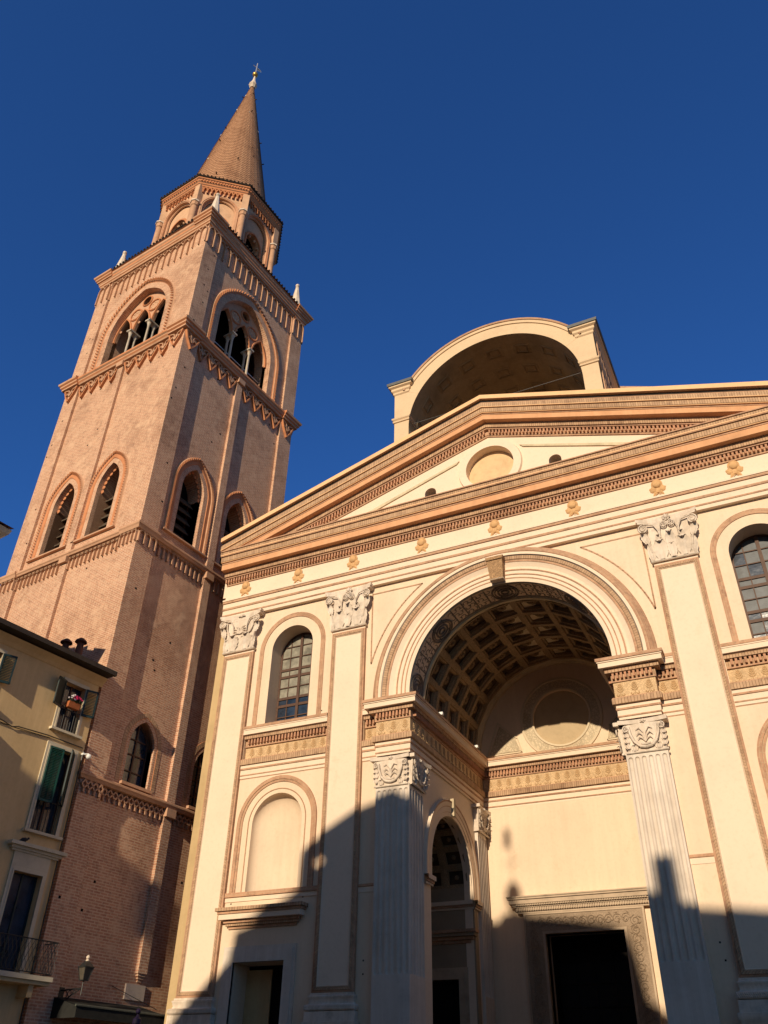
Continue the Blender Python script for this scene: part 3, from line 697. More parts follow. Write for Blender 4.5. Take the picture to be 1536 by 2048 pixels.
# fluted pilasters
def fluted(mb, F, s0, s1, z0, z1, zf0, zf1, n, o, k='shaft', sides=True):
    wd = s1-s0; pitch = wd/(n+.25); fw = pitch*.68; holes = []
    for j in range(n):
        c = s0 + pitch*.125 + pitch*(j+.5); r = fw/2
        L = [(c+r*math.cos(t), zf1-r+r*math.sin(t)) for t in [PI*q/8 for q in range(9)]] + [(c-r*math.cos(t), zf0+r-r*math.sin(t)) for t in [PI*q/8 for q in range(9)]]
        holes.append(L)
        def g(a, b, c=c, r=r):
            t = PI*a; rr = r; z = zf0+r*(1-math.cos(b/.25*PI/2)) if b <= .25 else (zf1-r*(1-math.cos((1-b)/.25*PI/2)) if b >= .75 else zf0+r+(zf1-zf0-2*r)*(b-.25)/.5)
            for lim, zz in ((zf1-r, zf1), (zf0+r, zf0)):
                if (z > lim and zz == zf1) or (z < lim and zz == zf0):
                    d = abs(z-lim); rr = math.sqrt(max(1e-8, r*r-d*d))
            return F(c-rr*math.cos(t), o-rr*.8*math.sin(t), z)
        mb.grid(lambda a, b: g(a, b), 8, 24, k)
    i0 = len(mb.f)
    loops = [[V((x, z, 0)) for x, z in L] for L in [[(s0, z0), (s1, z0), (s1, z1), (s0, z1)]]+holes]
    allp = [p for L in loops for p in L]; i = len(mb.v); mb.v += [tuple(F(p.x, o, p.y)) for p in allp]
    for t in tessellate_polygon(loops): mb.f.append([i+q for q in t]); mb.m.append(mb.mi(k)); mb.uv.append(None)
    for s_ in ((s0, s1) if sides is True else (s1,) if sides == 'far' else ()): mb.face([F(s_, o, z0), F(s_, o, z1), F(s_, o-.25, z1), F(s_, o-.25, z0)], k) if s_*0 == 0 else None
def capC():
    mb = MB(); k = 'marble'; h = .95; w0 = .56
    mb.grid(lambda a, b: V(((a-.5)*2*w0*(.97+.06*b), -.03-.05*b**2, b*h*.88)), 10, 6, k)
    for sg in (-1, 1): mb.face([(sg*w0*.97, -.03, 0), (sg*w0*1.03, -.08, h*.88), (sg*w0*1.03, .2, h*.88), (sg*w0*.97, .2, 0)], k)
    mb.tube([(-w0-.04, -.03, .02), (w0+.04, -.03, .02)], .035, k, 6)
    N = 14
    fr_ = [(-(w0+.14)+2*(w0+.14)*j/N, .08+.10*(abs(j/N-.5)*2)**2) for j in range(N+1)]
    for j in range(N):
        (xa, oa), (xb, ob) = fr_[j], fr_[j+1]; z0_, z1_ = h*.88, h
        mb.face([(xa, -oa, z0_), (xb, -ob, z0_), (xb, -ob-.02, z1_), (xa, -oa-.02, z1_)], k); mb.face([(xa, -oa, z0_), (xb, -ob, z0_), (xb, .2, z0_), (xa, .2, z0_)], k); mb.face([(xa, -oa-.02, z1_), (xb, -ob-.02, z1_), (xb, .2, z1_), (xa, .2, z1_)], k)
    for e in (0, -1):
        x, o = fr_[e]; mb.face([(x, -o, h*.88), (x, .2, h*.88), (x, .2, h), (x, -o, h)], k)
    u = [(.43, .78), (.40, .55), (.32, .32), (.18, .17), (0, .13)]; u = u + [(-x, z) for x, z in u[-2::-1]]
    for i in range(len(u)-1):
        (xa, za), (xb, zb) = u[i], u[i+1]; mb.tube([(xa, -.09, za*h), (xb, -.09, zb*h)], .045, k, 6)
    for sg in (-1, 1):
        spiral(mb, (sg*(w0-.06), -.13, h*.72), .10, -sg, k, .022, 1.8, PI/2)
        mb.tube([(0, -.07, h*.30), (sg*.03, -.10, h*.58), (sg*.13, -.11, h*.73), (sg*.24, -.10, h*.68)], [.018, .018, .022, .008], k, 5)
        mb.tube([(0, -.07, h*.30), (sg*.06, -.10, h*.50), (sg*.15, -.11, h*.58), (sg*.24, -.10, h*.50)], [.018, .018, .022, .008], k, 5)
        mb.tube([(0, -.07, h*.30), (sg*.08, -.10, h*.40), (sg*.15, -.11, h*.44), (sg*.21, -.10, h*.37)], [.018, .018, .02, .008], k, 5)
        for z_ in (.12, .30, .46): aleaf(mb, sg*(w0-.05), z_*h, .20, .17, .05, .09, k, sg*.2)
        aleaf(mb, sg*(w0-.22), .04, .20, .20, .04, .06, k)
    mb.tube([(-.14, -.10, h*.24), (0, -.12, h*.20), (.14, -.10, h*.24)], .03, k, 5)
    mb.ball((0, -.11, h*.94), .05, k, 6)
    for j in range(5): a = 2*PI*j/5; mb.ball((.07*math.cos(a), -.10, h*.94+.04*math.sin(a)), .03, k, 5)
    return mb
cC = capC(); cc = None
for sx in (-1, 1):
    mb = MB(); s0, s1 = sorted((sx*3.42, sx*4.61))
    fluted(mb, FX(0), s0, s1, 2.75, 10.02, 4.68, 9.90, 6, .10, sides=False)
    mb.face([(sx*4.61, -.1, 2.75), (sx*4.61, .12, 2.75), (sx*4.61, .12, 10.02), (sx*4.61, -.1, 10.02)], 'shaft')
    FF = lambda s, o, z: V((sx*(3.42-o), s, z))
    fluted(mb, FF, -.0995, 1.02, 2.75, 10.02, 4.68, 9.9, 5, .0, sides='far')
    mb.box(*sorted((sx*3.52, sx*4.58)), -.02, 1.0, 2.3, 11.04, 'shaft'); mb.box(*sorted((sx*3.423, sx*3.56)), -.096, 1.0, 2.75, 4.62, 'shaft')
    mb.sweep(planpath([(sx*4.61, WY), (sx*4.61, -.1), (sx*3.42, -.1), (sx*3.42, 1.02)][::sx]), [(0, 2.9), (.06, 2.88), (.08, 2.82), (.05, 2.78), (.13, 2.72), (.14, 2.6), (.10, 1.2)], ['marble']*6)
    fp = mb.build('fluted_pilaster', church)
    l1 = (sx*4.055, -.10, 10.0); l2 = (sx*3.38, .50, 10.0)
    if cc is None: cc = cC.build('capital', fp, True, loc=l1, angle=60)
    else: dup(cc, fp, loc=l1)
    dup(cc, fp, loc=l2, rz=(PI/2 if sx < 0 else -PI/2))
    mb = MB(); fluted(mb, FF, 5.95, 6.85, 2.4, 10.02, 4.68, 9.9, 5, .08)
    fb = mb.build('inner_fluted_pilaster', church); dup(cc, fb, loc=(sx*3.30, 6.40, 10.0), rz=(PI/2 if sx < 0 else -PI/2))
# portico: side walls with arches, chambers, back wall
for sx in (-1, 1):
    mb = MB(); FS = lambda s, o, z: V((sx*(3.46-o), s, z))
    hole = archloop(3.5, 2.2, 8.0, 1.86, 28)
    mb.plate([(1.0, 1.2), (1.0, 13.0), (7.05, 13.0), (7.05, 1.2)], [hole], FS, -.28, 0, 'cream2')
    sw = mb.build('portico_side_wall', church)
    mb = MB()
    fr_ = [(V((sx*3.4, 3.5, 7.55)), V((0, -1, 0)), V((-sx, 0, 0)))]+[(V((sx*3.4, 3.5, 8.0)), V((0, math.cos(t), math.sin(t))), V((-sx, 0, 0))) for t in [PI-PI*j/36 for j in range(37)]]+[(V((sx*3.4, 3.5, 7.55)), V((0, 1, 0)), V((-sx, 0, 0)))]
    mb.sweep(fr_, [(1.86, -.04), (1.87, .0), (2.0, .005), (2.01, .02), (2.18, .02), (2.2, .035), (2.34, .04), (2.40, .06), (2.44, -.06)], ['cream2', 'cream2', 'trim', 'cream2', 'trim', 'cream2', 'trim', 'cream2'])
    mb.build('side_archivolt', sw, True)
    mb = MB(); mb.box(*sorted((sx*3.46, sx*3.28)), 3.42, 3.58, 9.90, 10.50, 'weather'); mb.build('side_keystone', sw)
    mb = MB()
    p3, m3 = bands([(7.28, 7.34, .04, 'cream2'), (7.34, 7.42, .08, 'trim'), (7.42, 7.55, .14, 'cream2')], start=0, end=0)
    for ya, yb in ((1.02, 1.62), (5.38, 5.95)):
        pth = [(sx*3.4, ya), (sx*3.4, yb)]; mb = MB(); mb.sweep(planpath(pth if sx < 0 else pth[::-1]), p3, m3); mb.build('side_impost', sw)
    mb = MB(); mb.sweep(planpath([(-9.6, 5.38), (-3.4, 5.38)] if sx < 0 else [(3.4, 5.38), (9.6, 5.38)]), p3, m3)
    mb.build('chamber_ledge', sw)
    # chamber with coffered barrel vault
    mb = MB()
    def cham(a, b):
        t = PI*a; return V((sx*(3.9+5.7*b), 3.5-1.88*math.cos(t), 8.0+1.88*math.sin(t)))
    nb, na = 7, 9
    for i in range(na):
        for j in range(nb):
            a0, a1, b0, b1 = i/na, (i+1)/na, j/nb, (j+1)/nb
            def C_(a, b, d):
                t = PI*a; r = 1.88+d; return V((sx*(3.6+6.0*b), 3.5-r*math.cos(t), 8.0+r*math.sin(t)))
            da, db = (a1-a0)*.17, (b1-b0)*.17
            o4 = [(a0, b0), (a1, b0), (a1, b1), (a0, b1)]; i4 = [(a0+da, b0+db), (a1-da, b0+db), (a1-da, b1-db), (a0+da, b1-db)]
            for q in range(4):
                p0, p1, q1, q0 = o4[q], o4[(q+1) % 4], i4[(q+1) % 4], i4[q]
                mb.face([C_(*p0, 0), C_(*p1, 0), C_(*q1, 0), C_(*q0, 0)], 'rib'); mb.face([C_(*q0, 0), C_(*q1, 0), C_(*q1, .10), C_(*q0, .10)], 'rib')
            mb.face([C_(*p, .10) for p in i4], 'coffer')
            c = C_((a0+a1)/2, (b0+b1)/2, .08); mb.ball(c, .09, 'rosette', 6)
    mb.build('side_chamber_vault', church)
    mb = MB(); xa, xb = sorted((sx*3.4, sx*9.6))
    hx = sx*4.75
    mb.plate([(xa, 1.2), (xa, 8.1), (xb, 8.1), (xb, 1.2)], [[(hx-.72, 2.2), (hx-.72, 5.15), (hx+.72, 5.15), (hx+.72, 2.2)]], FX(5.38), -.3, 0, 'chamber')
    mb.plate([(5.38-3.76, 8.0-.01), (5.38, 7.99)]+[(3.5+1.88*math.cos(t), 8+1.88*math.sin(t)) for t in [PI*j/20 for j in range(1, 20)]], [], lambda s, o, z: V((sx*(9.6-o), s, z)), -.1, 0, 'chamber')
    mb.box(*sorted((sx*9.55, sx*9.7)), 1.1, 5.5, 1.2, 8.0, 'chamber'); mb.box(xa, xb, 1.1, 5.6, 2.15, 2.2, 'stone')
    for w_, z_, o_ in ((1.05, 5.50, .05), (.92, 5.38, .08)):
        mb.plate([(hx-w_, 2.2), (hx-w_, z_), (hx+w_, z_), (hx+w_, 2.2), (hx+.72, 2.2), (hx+.72, 5.15), (hx-.72, 5.15), (hx-.72, 2.2)], [], FX(5.38), -.02, o_, 'portal2')
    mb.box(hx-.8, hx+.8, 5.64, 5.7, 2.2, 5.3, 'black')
    p3, m3 = bands([(6.22, 6.32, .06, 'trim'), (6.32, 6.42, .16, 'trim'), (6.42, 6.52, .26, 'chamber'), (6.52, 6.62, .32, 'trim')], start=0, end=0)
    mb.sweep(planpath([(hx-1.15, 5.45), (hx-1.15, 5.38), (hx+1.15, 5.38), (hx+1.15, 5.45)]), p3, m3)
    mb.build('side_chamber_wall', church)
mb = MB(); B7 = FX(7.0)
bw = [(-3.6, 1.2), (-3.6, 13.15)]+[(3.6*math.cos(t), 13.15+3.6*math.sin(t)) for t in [PI-PI*j/40 for j in range(1, 40)]]+[(3.6, 13.15), (3.6, 1.2)]
rc = [(1.13*math.cos(2*PI*j/40), 14.32+1.13*math.sin(2*PI*j/40)) for j in range(40)]
mb.plate(bw, [rc, [(-1.36, 2.2), (-1.36, 6.60), (1.36, 6.60), (1.36, 2.2)]], B7, -.5, 0, 'cream')
mb.box(-1.3, 1.3, 7.12, 7.2, 13.1, 15.6, 'roundel')
bwall = mb.build('portico_back_wall', church)
mb = MB()
fr_ = [(V((0, 7, 14.32)), V((math.cos(t), 0, math.sin(t))), FRONT) for t in [2*PI*j/56 for j in range(57)]]
mb.sweep(fr_, [(1.13, -.1), (1.13, .06), (1.20, .07), (1.22, .03), (1.55, .03), (1.57, .07), (1.66, .06), (1.68, -.01)], ['lunette', 'lunette', 'lunette', 'lunrel', 'lunette', 'lunette', 'lunette'])
for sx in (-1, 1):
    mb.plate([(sx*1.75, 13.18), (sx*3.05, 13.18), (sx*2.55, 14.3), (sx*1.95, 13.75)], [], B7, -.01, .035, 'lunrel')
    mb.bar([(sx*1.70, 13.13), (sx*3.15, 13.13), (sx*2.62, 14.45), (sx*1.85, 13.7), (sx*1.70, 13.13)], .05, 0, .05, 'lunette', B7)
mb.build('lunette_roundel_frame', bwall, True)
# great portal
mb = MB()
def Lfr(w, z, wi, zi): return [(-w, 2.2), (-w, z), (w, z), (w, 2.2), (wi, 2.2), (wi, zi), (-wi, zi), (-wi, 2.2)]
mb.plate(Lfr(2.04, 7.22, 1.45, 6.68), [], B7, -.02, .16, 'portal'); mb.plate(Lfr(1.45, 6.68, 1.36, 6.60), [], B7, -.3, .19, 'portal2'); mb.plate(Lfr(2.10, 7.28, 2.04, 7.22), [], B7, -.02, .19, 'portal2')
por = mb.build('portal', church)
# scroll relief on the jambs and lintel
mb = MB(); random.seed(11)
def scrollrun(a, b):
    a, b = V(a), V(b); L = (b-a).length; d = (b-a).normalized(); n = int(L/.27); nrm = V((-d.z, 0, d.x))
    for j in range(n):
        c = a+d*(L*(j+.5)/n); sg = 1 if j % 2 else -1; pts = []
        for q in range(15):
            t = q/14; an = sg*t*3.6*PI/2*1.7; r = .17*(1-t*.75); pts.append(c + d*(r*math.cos(an)) + nrm*(sg*r*math.sin(an)))
        mb.tube(pts, random.uniform(.013, .02), 'portal', 4, False)
        for q in range(7):
            an = random.uniform(0, 2*PI); r = random.uniform(.05, .20); p_ = c+d*(r*math.cos(an))+nrm*(r*math.sin(an)); e = (d*math.cos(an*2)+nrm*math.sin(an*2))*random.uniform(.04, .075); f_ = V((e.z, 0, -e.x))*.35; t_ = V((0, -.028, 0))
            for (a1, a2) in ((p_-e, p_+f_), (p_+f_, p_+e), (p_+e, p_-f_), (p_-f_, p_-e)): mb.face([a1, a2, p_+t_], 'portal')
scrollrun((-1.75, 6.83, 2.3), (-1.75, 6.83, 7.0)); scrollrun((1.75, 6.83, 2.3), (1.75, 6.83, 7.0)); scrollrun((-1.6, 6.83, 6.95), (1.6, 6.83, 6.95))
mb.build('scroll_relief', por)
mb = MB()
p3, m3 = bands([(7.28, 7.34, .20, 'portal2'), (7.34, 7.46, .24, 'portal2'), (7.46, 7.50, .30, 'portal2'), (7.50, 7.56, .34, 'portal2'), (7.56, 7.70, .42, 'portal2'), (7.70, 7.76, .47, 'portal2'), (7.76, 7.80, .50, 'portal2')], start=0, end=-.02)
mb.sweep(planpath([(-2.10, 7.1), (-2.10, 7.0), (2.10, 7.0), (2.10, 7.1)]), p3, m3)
dentils(mb, (-2.3, 7), (2.3, 7), (0, -1), 7.355, 7.45, .22, .30, .085, .05, 'portal2'); dentils(mb, (-2.3, 7), (2.3, 7), (0, -1), 7.505, 7.555, .3, .39, .085, .06, 'portal2')
mb.build('cornice', por)
mb = MB(); mb.box(-1.4, 1.4, 8.25, 8.3, 2.2, 6.65, 'door'); mb.box(-1.5, -1.36, 7.5, 8.3, 2.2, 6.7, 'door'); mb.box(1.36, 1.5, 7.5, 8.3, 2.2, 6.7, 'door'); mb.box(-1.36, 1.36, 7.5, 8.3, 6.6, 6.7, 'door')
for i in range(4):
    for j in range(6): mb.box(-1.25+i*.66, -1.25+i*.66+.5, 8.20, 8.25, 2.4+j*.7, 2.95+j*.7, 'door')
mb.build('door', por)
# great coffered vault
mb = MB(); NR, NY = 10, 5; Y0_, Y1_ = 1.45, 6.62
def vp(a, y, d=0): return V(((3.5+d)*math.cos(a), y, 13.15+(3.5+d)*math.sin(a)))
def ring_(y0, y1, k, dd0=0, dd1=0, n=72):
    for j in range(n):
        a, b = PI*j/n, PI*(j+1)/n; mb.face([vp(a, y0, dd0), vp(b, y0, dd0), vp(b, y1, dd1), vp(a, y1, dd1)], k, [(a*3.5, y0), (b*3.5, y0), (b*3.5, y1), (a*3.5, y1)])
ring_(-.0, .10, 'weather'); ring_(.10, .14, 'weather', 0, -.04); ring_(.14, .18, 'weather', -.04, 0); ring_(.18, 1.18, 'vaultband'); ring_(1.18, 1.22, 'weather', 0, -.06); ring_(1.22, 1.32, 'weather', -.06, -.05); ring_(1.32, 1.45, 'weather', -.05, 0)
ring_(6.62, 6.66, 'weather', 0, -.05); ring_(6.66, 6.80, 'weather', -.05, -.05); ring_(6.80, 6.86, 'weather', -.05, -.10); ring_(6.86, 7.0, 'weather', -.10, -.10)
for s_ in (-1, 1):
    x = s_*3.5; mb.face([(x, 0, 12.85), (x, 7, 12.85), (x, 7, 13.15), (x, 0, 13.15)], 'weather')
for i in range(NR):
    for j in range(NY):
        a0, a1 = PI*i/NR, PI*(i+1)/NR; y0, y1 = Y0_+(Y1_-Y0_)*j/NY, Y0_+(Y1_-Y0_)*(j+1)/NY
        lv = [(0, 0, 0), (.09, .09, 0), (.11, .11, .07), (.17, .155, .09), (.185, .17, .20), (.24, .21, .22)]
        for q in range(len(lv)-1):
            (u0, w0_, d0), (u1, w1_, d1) = lv[q], lv[q+1]
            A = lambda u, w_, d: [vp(a0+(a1-a0)*u, y0+(y1-y0)*w_, d), vp(a1-(a1-a0)*u, y0+(y1-y0)*w_, d), vp(a1-(a1-a0)*u, y1-(y1-y0)*w_, d), vp(a0+(a1-a0)*u, y1-(y1-y0)*w_, d)]
            o4, i4 = A(u0, w0_, d0), A(u1, w1_, d1)
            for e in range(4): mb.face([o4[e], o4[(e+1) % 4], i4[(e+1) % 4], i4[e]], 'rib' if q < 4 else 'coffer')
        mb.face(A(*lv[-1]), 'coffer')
# scalloped leaf edging inside each coffer (front and left edges of each coffer)
for i in range(NR):
    for j in range(NY):
        a0, a1 = PI*i/NR, PI*(i+1)/NR; y0 = Y0_+(Y1_-Y0_)*j/NY; dy = (Y1_-Y0_)/NY
        for q in range(5):
            a = a0+(a1-a0)*(.26+.12*q); mb.ball(vp(a, y0+dy*.22, .10), .075 if q != 2 else .10, 'rosette', 6, (1, .8, 1))
vault = mb.build('portico_vault', church)
def rosette_mesh(r, k, n=8):
    m_ = MB()
    for j in range(n):
        a = 2*PI*j/n; m_.ball((r*.62*math.cos(a), r*.62*math.sin(a), 0), r*.36, k, 6, (1, 1, .55))
    m_.ball((0, 0, .03), r*.40, k, 8, (1, 1, .8)); return m_
ro = None
for i in range(NR):
    for j in range(NY):
        a = PI*(i+.5)/NR; y = Y0_+(Y1_-Y0_)*(j+.5)/NY; p = vp(a, y, .17); q = V((-math.cos(a), 0, -math.sin(a))).to_track_quat('Z', 'Y')
        if ro is None: ro = rosette_mesh(.20, 'rosette').build('coffer_rosette', vault, True)
        else: ro = dup(ro, vault)
        ro.location = p; ro.rotation_euler = q.to_euler()
mb = MB()
for a in (PI*.25, PI*.5, PI*.75, PI*.04, PI*.96):
    for r, t in ((.47, .035), (.38, .02), (.26, .03), (.13, .04)):
        mb.tube([vp(a+r*math.cos(2*PI*q/20)/3.5, .68+r*math.sin(2*PI*q/20), -.02) for q in range(21)], t, 'vaultband', 5, False)
for i in range(64):
    a = PI*(i+.5)/64
    if min(abs(a-PI*x) for x in (.25, .5, .75, .04, .96)) < .15: continue
    for q in range(3):
        c = vp(a, .38+.3*q, 0); mb.tube([c+V((0, .10*math.sin(t), 0))+(vp(a+.03*math.cos(t), 0)-vp(a, 0)) for t in [k_*PI/5*sgn_ for k_ in range(8) for sgn_ in (1 if (i+q) % 2 else -1,)]], .017, 'vaultband', 4, False)
mb.build('vault_band_relief', vault)
# podium steps
mb = MB(); mb.box(-11.8, 11.8, -1.4, 8.0, 0, 2.2, 'stone')
for j in range(8): mb.box(-5.5+.0, 5.5, -1.4-.34*(j+1), -1.4-.34*j, 0, 2.2-.25*(j+1), 'stone')
mb.build('podium', church)
# canopy above the pediment
CYF = 1.0
mb = MB()
zc, Ri, Ro = 26.22, 3.93, 4.72
prof = [(Ri, 0), (Ri, .0)]
fr_ = [(V((0, CYF, zc)), V((math.cos(t), 0, math.sin(t))), FRONT) for t in [PI-PI*j/56 for j in range(57)]]
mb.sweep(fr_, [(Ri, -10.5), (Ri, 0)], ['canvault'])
aa = math.radians(29.0)
fr_ = [(V((0, CYF, zc)), V((math.cos(t), 0, math.sin(t))), FRONT) for t in [PI-aa-(PI-2*aa)*j/44 for j in range(45)]]
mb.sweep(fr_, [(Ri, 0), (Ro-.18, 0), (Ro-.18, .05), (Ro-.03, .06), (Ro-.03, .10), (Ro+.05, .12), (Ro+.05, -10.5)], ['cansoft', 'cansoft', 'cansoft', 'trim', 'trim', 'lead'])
for sx in (-1, 1):
    mb.plate([(sx*4.63, 24.0), (sx*4.63, 28.5), (sx*3.3, 28.5)]+[(sx*(Ri+.002)*math.cos(t), zc+(Ri+.002)*math.sin(t)) for t in [.60*(1-j/10) for j in range(11)]]+[(sx*3.932, 24.0)], [], FX(CYF), -.35, -.004, 'cansoft')
for i in range(9):
    for j in range(7):
        a = PI*(i+.5)/9; y = CYF+1.0+j*1.35; r = Ri-.004
        def P_(da, dy, d): return V(((r-d)*math.cos(a+da), y+dy, zc+(r-d)*math.sin(a+da)))
        for (h_, d0, d1) in ((.10, 0, .03), (.06, .03, .0)):
            pts = [(-h_, -.36*h_/.115), (h_, -.36*h_/.115), (h_, .36*h_/.115), (-h_, .36*h_/.115)]
            pin = [(x*.8, y_*.8) for x, y_ in pts]
            for q in range(4): mb.face([P_(*pts[q], d0), P_(*pts[(q+1) % 4], d0), P_(*pin[(q+1) % 4], d1), P_(*pin[q], d1)], 'canvault')
can = mb.build('vaulted_canopy', church)
for sx in (-1, 1):
    mb = MB(); x0, x1 = sorted((sx*3.93, sx*4.63))
    mb.box(x0, x1, CYF+.02, CYF+10.4, 20, 28.55, 'weather'); mb.box(x0+.01, x1-.003, CYF-.0, CYF+.02, 20, 24.0, 'cansoft'); mb.face([(sx*4.62, CYF+.01, 20), (sx*4.62, CYF+.01, 28.5), (sx*4.0, CYF+.01, 28.5), (sx*4.0, CYF+.01, 20)], 'cansoft')
    sp = planpath([(x0, CYF+10.4), (x0, CYF), (x1, CYF), (x1, CYF+10.4)])
    mb.sweep(sp, [(0, 26.68), (.05, 26.70), (.06, 26.76), (.03, 26.80), (.09, 26.86), (.10, 26.93), (0, 26.94)], ['cansoft']*6)
    mb.sweep(sp, [(0, 28.40), (.05, 28.45), (.05, 28.55), (.12, 28.62), (.12, 28.74), (.22, 28.80), (.22, 28.88)], ['cansoft']*6)
    mb.sweep(sp, [(.20, 28.88), (.27, 28.88), (.29, 29.02), (0, 29.08), (-.35, 29.1)], ['lead']*4)
    mb.box(x0, x1, CYF, CYF+10.4, 28.5, 29.05, 'lead')
    if sx > 0:
        for j in range(22): mb.box(x1, x1+.05, CYF+.5+j*.45, CYF+.62+j*.45, 24.5, 28.4, 'trim')
    mb.build('pier', can)
mb = MB(); mb.tube([(-3.9, CYF+.4, 26.75), (3.9, CYF+.4, 26.75)], .012, 'lead', 5); mb.build('tie_rod', can)
mb = MB(); mb.plate([(-Ri-.1, 20), (Ri+.1, 20)]+[((Ri+.1)*math.cos(t), zc+(Ri+.1)*math.sin(t)) for t in [PI*j/20 for j in range(21)]], [], FX(CYF+9.6), -.2, 0, 'weather'); mb.build('canopy_back_wall', can)

# ================================================================ BELL TOWER
TH = 1.452773; TO = V((-13.54922, -4.0, 0)); TW = 8.5; HC = TW/2
rr_ = V((math.cos(TH), math.sin(TH), 0)); ll_ = V((-math.sin(TH), math.cos(TH), 0)); TC = TO+(rr_+ll_)*HC
tower = empty('bell_tower', TC, TH, 'tall red brick bell tower with pointed arched windows and a conical brick spire', 'bell tower')
FT = lambda s, o, z: V((s-HC, -HC-o, z))        # face 0 = right-hand (raking) face
def parch(cx, zs, w_, h, d, zb, n=14):
    """pointed arch: returns 2D loop from bottom-left over apex to bottom-right"""
    R = (w_*w_+h*h)/(2*w_); L = [(cx-w_-d, zb)]
    c1 = cx-w_+R; aE = math.acos(max(-1, min(1, (R-w_)/(R+d))))
    left = [(c1-(R+d)*math.cos(t), zs+(R+d)*math.sin(t)) for t in [aE*j/n for j in range(n+1)]]
    right = [(2*cx-x, z) for x, z in reversed(left[:-1])]
    return L+left+right+[(cx+w_+d, zb)]
def psweep(mb, cx, zs, w_, h, zb, prof, mats, F, n=14, uref=0):
    loops = [parch(cx, zs, w_, h, a, zb, n) for a, b in prof]; i = len(mb.v); m_ = len(loops[0])
    us = [0]
    for j in range(1, m_): us.append(us[-1]+math.hypot(loops[uref][j][0]-loops[uref][j-1][0], loops[uref][j][1]-loops[uref][j-1][1]))
    for L, (a, b) in zip(loops, prof):
        for x, z in L: mb.v.append(tuple(F(x, b, z)))
    for q in range(len(prof)-1):
        for j in range(m_-1):
            mb.f.append([i+q*m_+j, i+q*m_+j+1, i+(q+1)*m_+j+1, i+(q+1)*m_+j]); mb.m.append(mb.mi(mats[q]))
            dv = math.hypot(prof[q+1][0]-prof[q][0], prof[q+1][1]-prof[q][1]); mb.uv.append([(us[j], .004), (us[j+1], .004), (us[j+1], dv), (us[j], dv)])
faces = []      # objects of one face, later copied round the tower
WO = -.14
low = [(2.42, 12.12, .60, .92, 10.68), (5.75, 12.12, .60, .92, 10.68)]
mid = [(2.53, 23.85, .68, 1.25, 21.12), (5.47, 23.85, .68, 1.25, 21.12)]
BC = 4.15; big = (BC, 35.2, 2.1, 2.8, 32.62)
holes = [parch(cx, zs, w_, h, 0, zb, 8) for cx, zs, w_, h, zb in low+mid] + [parch(big[0], big[1], big[2], big[3], 0, big[4], 14)]
mb = MB(); mb.plate([(.1402, 0), (.1402, 41), (TW-.1402, 41), (TW-.1402, 0)], holes, FT, -1.3, WO, 'brickL', edge=False)
random.seed(21)
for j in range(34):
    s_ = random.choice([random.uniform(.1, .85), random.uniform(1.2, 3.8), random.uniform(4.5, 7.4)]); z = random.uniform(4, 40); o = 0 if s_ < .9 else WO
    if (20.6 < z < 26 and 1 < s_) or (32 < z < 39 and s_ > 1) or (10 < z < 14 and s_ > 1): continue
    c = FT(s_, o, z); mb.box(c.x-.045, c.x+.045, c.y-.003, c.y+.02, z-.04, z+.04, 'black')  # putlog holes: their inner dark painted as black squares on the brick
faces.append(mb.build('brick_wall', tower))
mb = MB()
for s0, s1, z0, z1 in ((0, .97, 0, 41), (TW-.97, TW-.1701, 0, 41), (3.93, 4.33, 5.12, 32.3)):
    a, b = FT(s0, 0, z0), FT(s1, WO-.03, z1); mb.box(min(a.x, b.x), max(a.x, b.x), min(a.y, b.y), max(a.y, b.y), z0, z1, 'brickL')
a = FT(3.93, 0, 5.12)
for j in range(4): mb.box(FT(3.93+.04*j, 0, 0).x, FT(4.33-.04*j, 0, 0).x, -HC+.03*j, -HC-WO, 5.12-.08*(j+1), 5.12-.08*j, 'brickL')
faces.append(mb.build('brick_pilaster_strip', tower))
for cx, zs, w_, h, zb in low:
    mb = MB(); psweep(mb, cx, zs, w_, h, zb, [(0, -.5), (0, WO-.1), (.06, WO-.08), (.08, WO-.02), (.14, WO), (.16, WO+.015), (.34, WO+.012), (.36, WO-.01)], ['terra2', 'terra2', 'terra', 'terra2', 'terra', 'egg', 'terra'], FT, 8)
    q = MB(); s0, s1 = cx-.72, cx+.72; mb.box(FT(s0, 0, 0).x, FT(s1, 0, 0).x, -HC-.02, -HC+.55, zb-.10, zb, 'terra2')
    wn = mb.build('arched_window', tower); faces.append(wn)
    mb = MB(); Y = -HC+.48
    mb.plate(parch(cx-HC, zs, w_, h, 0.02, zb, 8), [parch(cx-HC, zs, w_, h, -.07, zb+.08, 8)], lambda s, o, z: V((s, Y-o, z)), -.06, 0, 'wframe')
    mb.box(cx-HC-.03, cx-HC+.03, Y-.01, Y+.05, zb, zs+h-.02, 'wframe')
    for z in (11.25, 11.85, 12.4): mb.box(cx-HC-w_, cx-HC+w_, Y, Y+.05, z-.022, z+.022, 'wframe')
    mb.box(cx-HC-w_, cx-HC+w_, Y+.04, Y+.06, zb, zs+h, 'curtain' if False else 'glass'); mb.build('window_frame', wn)
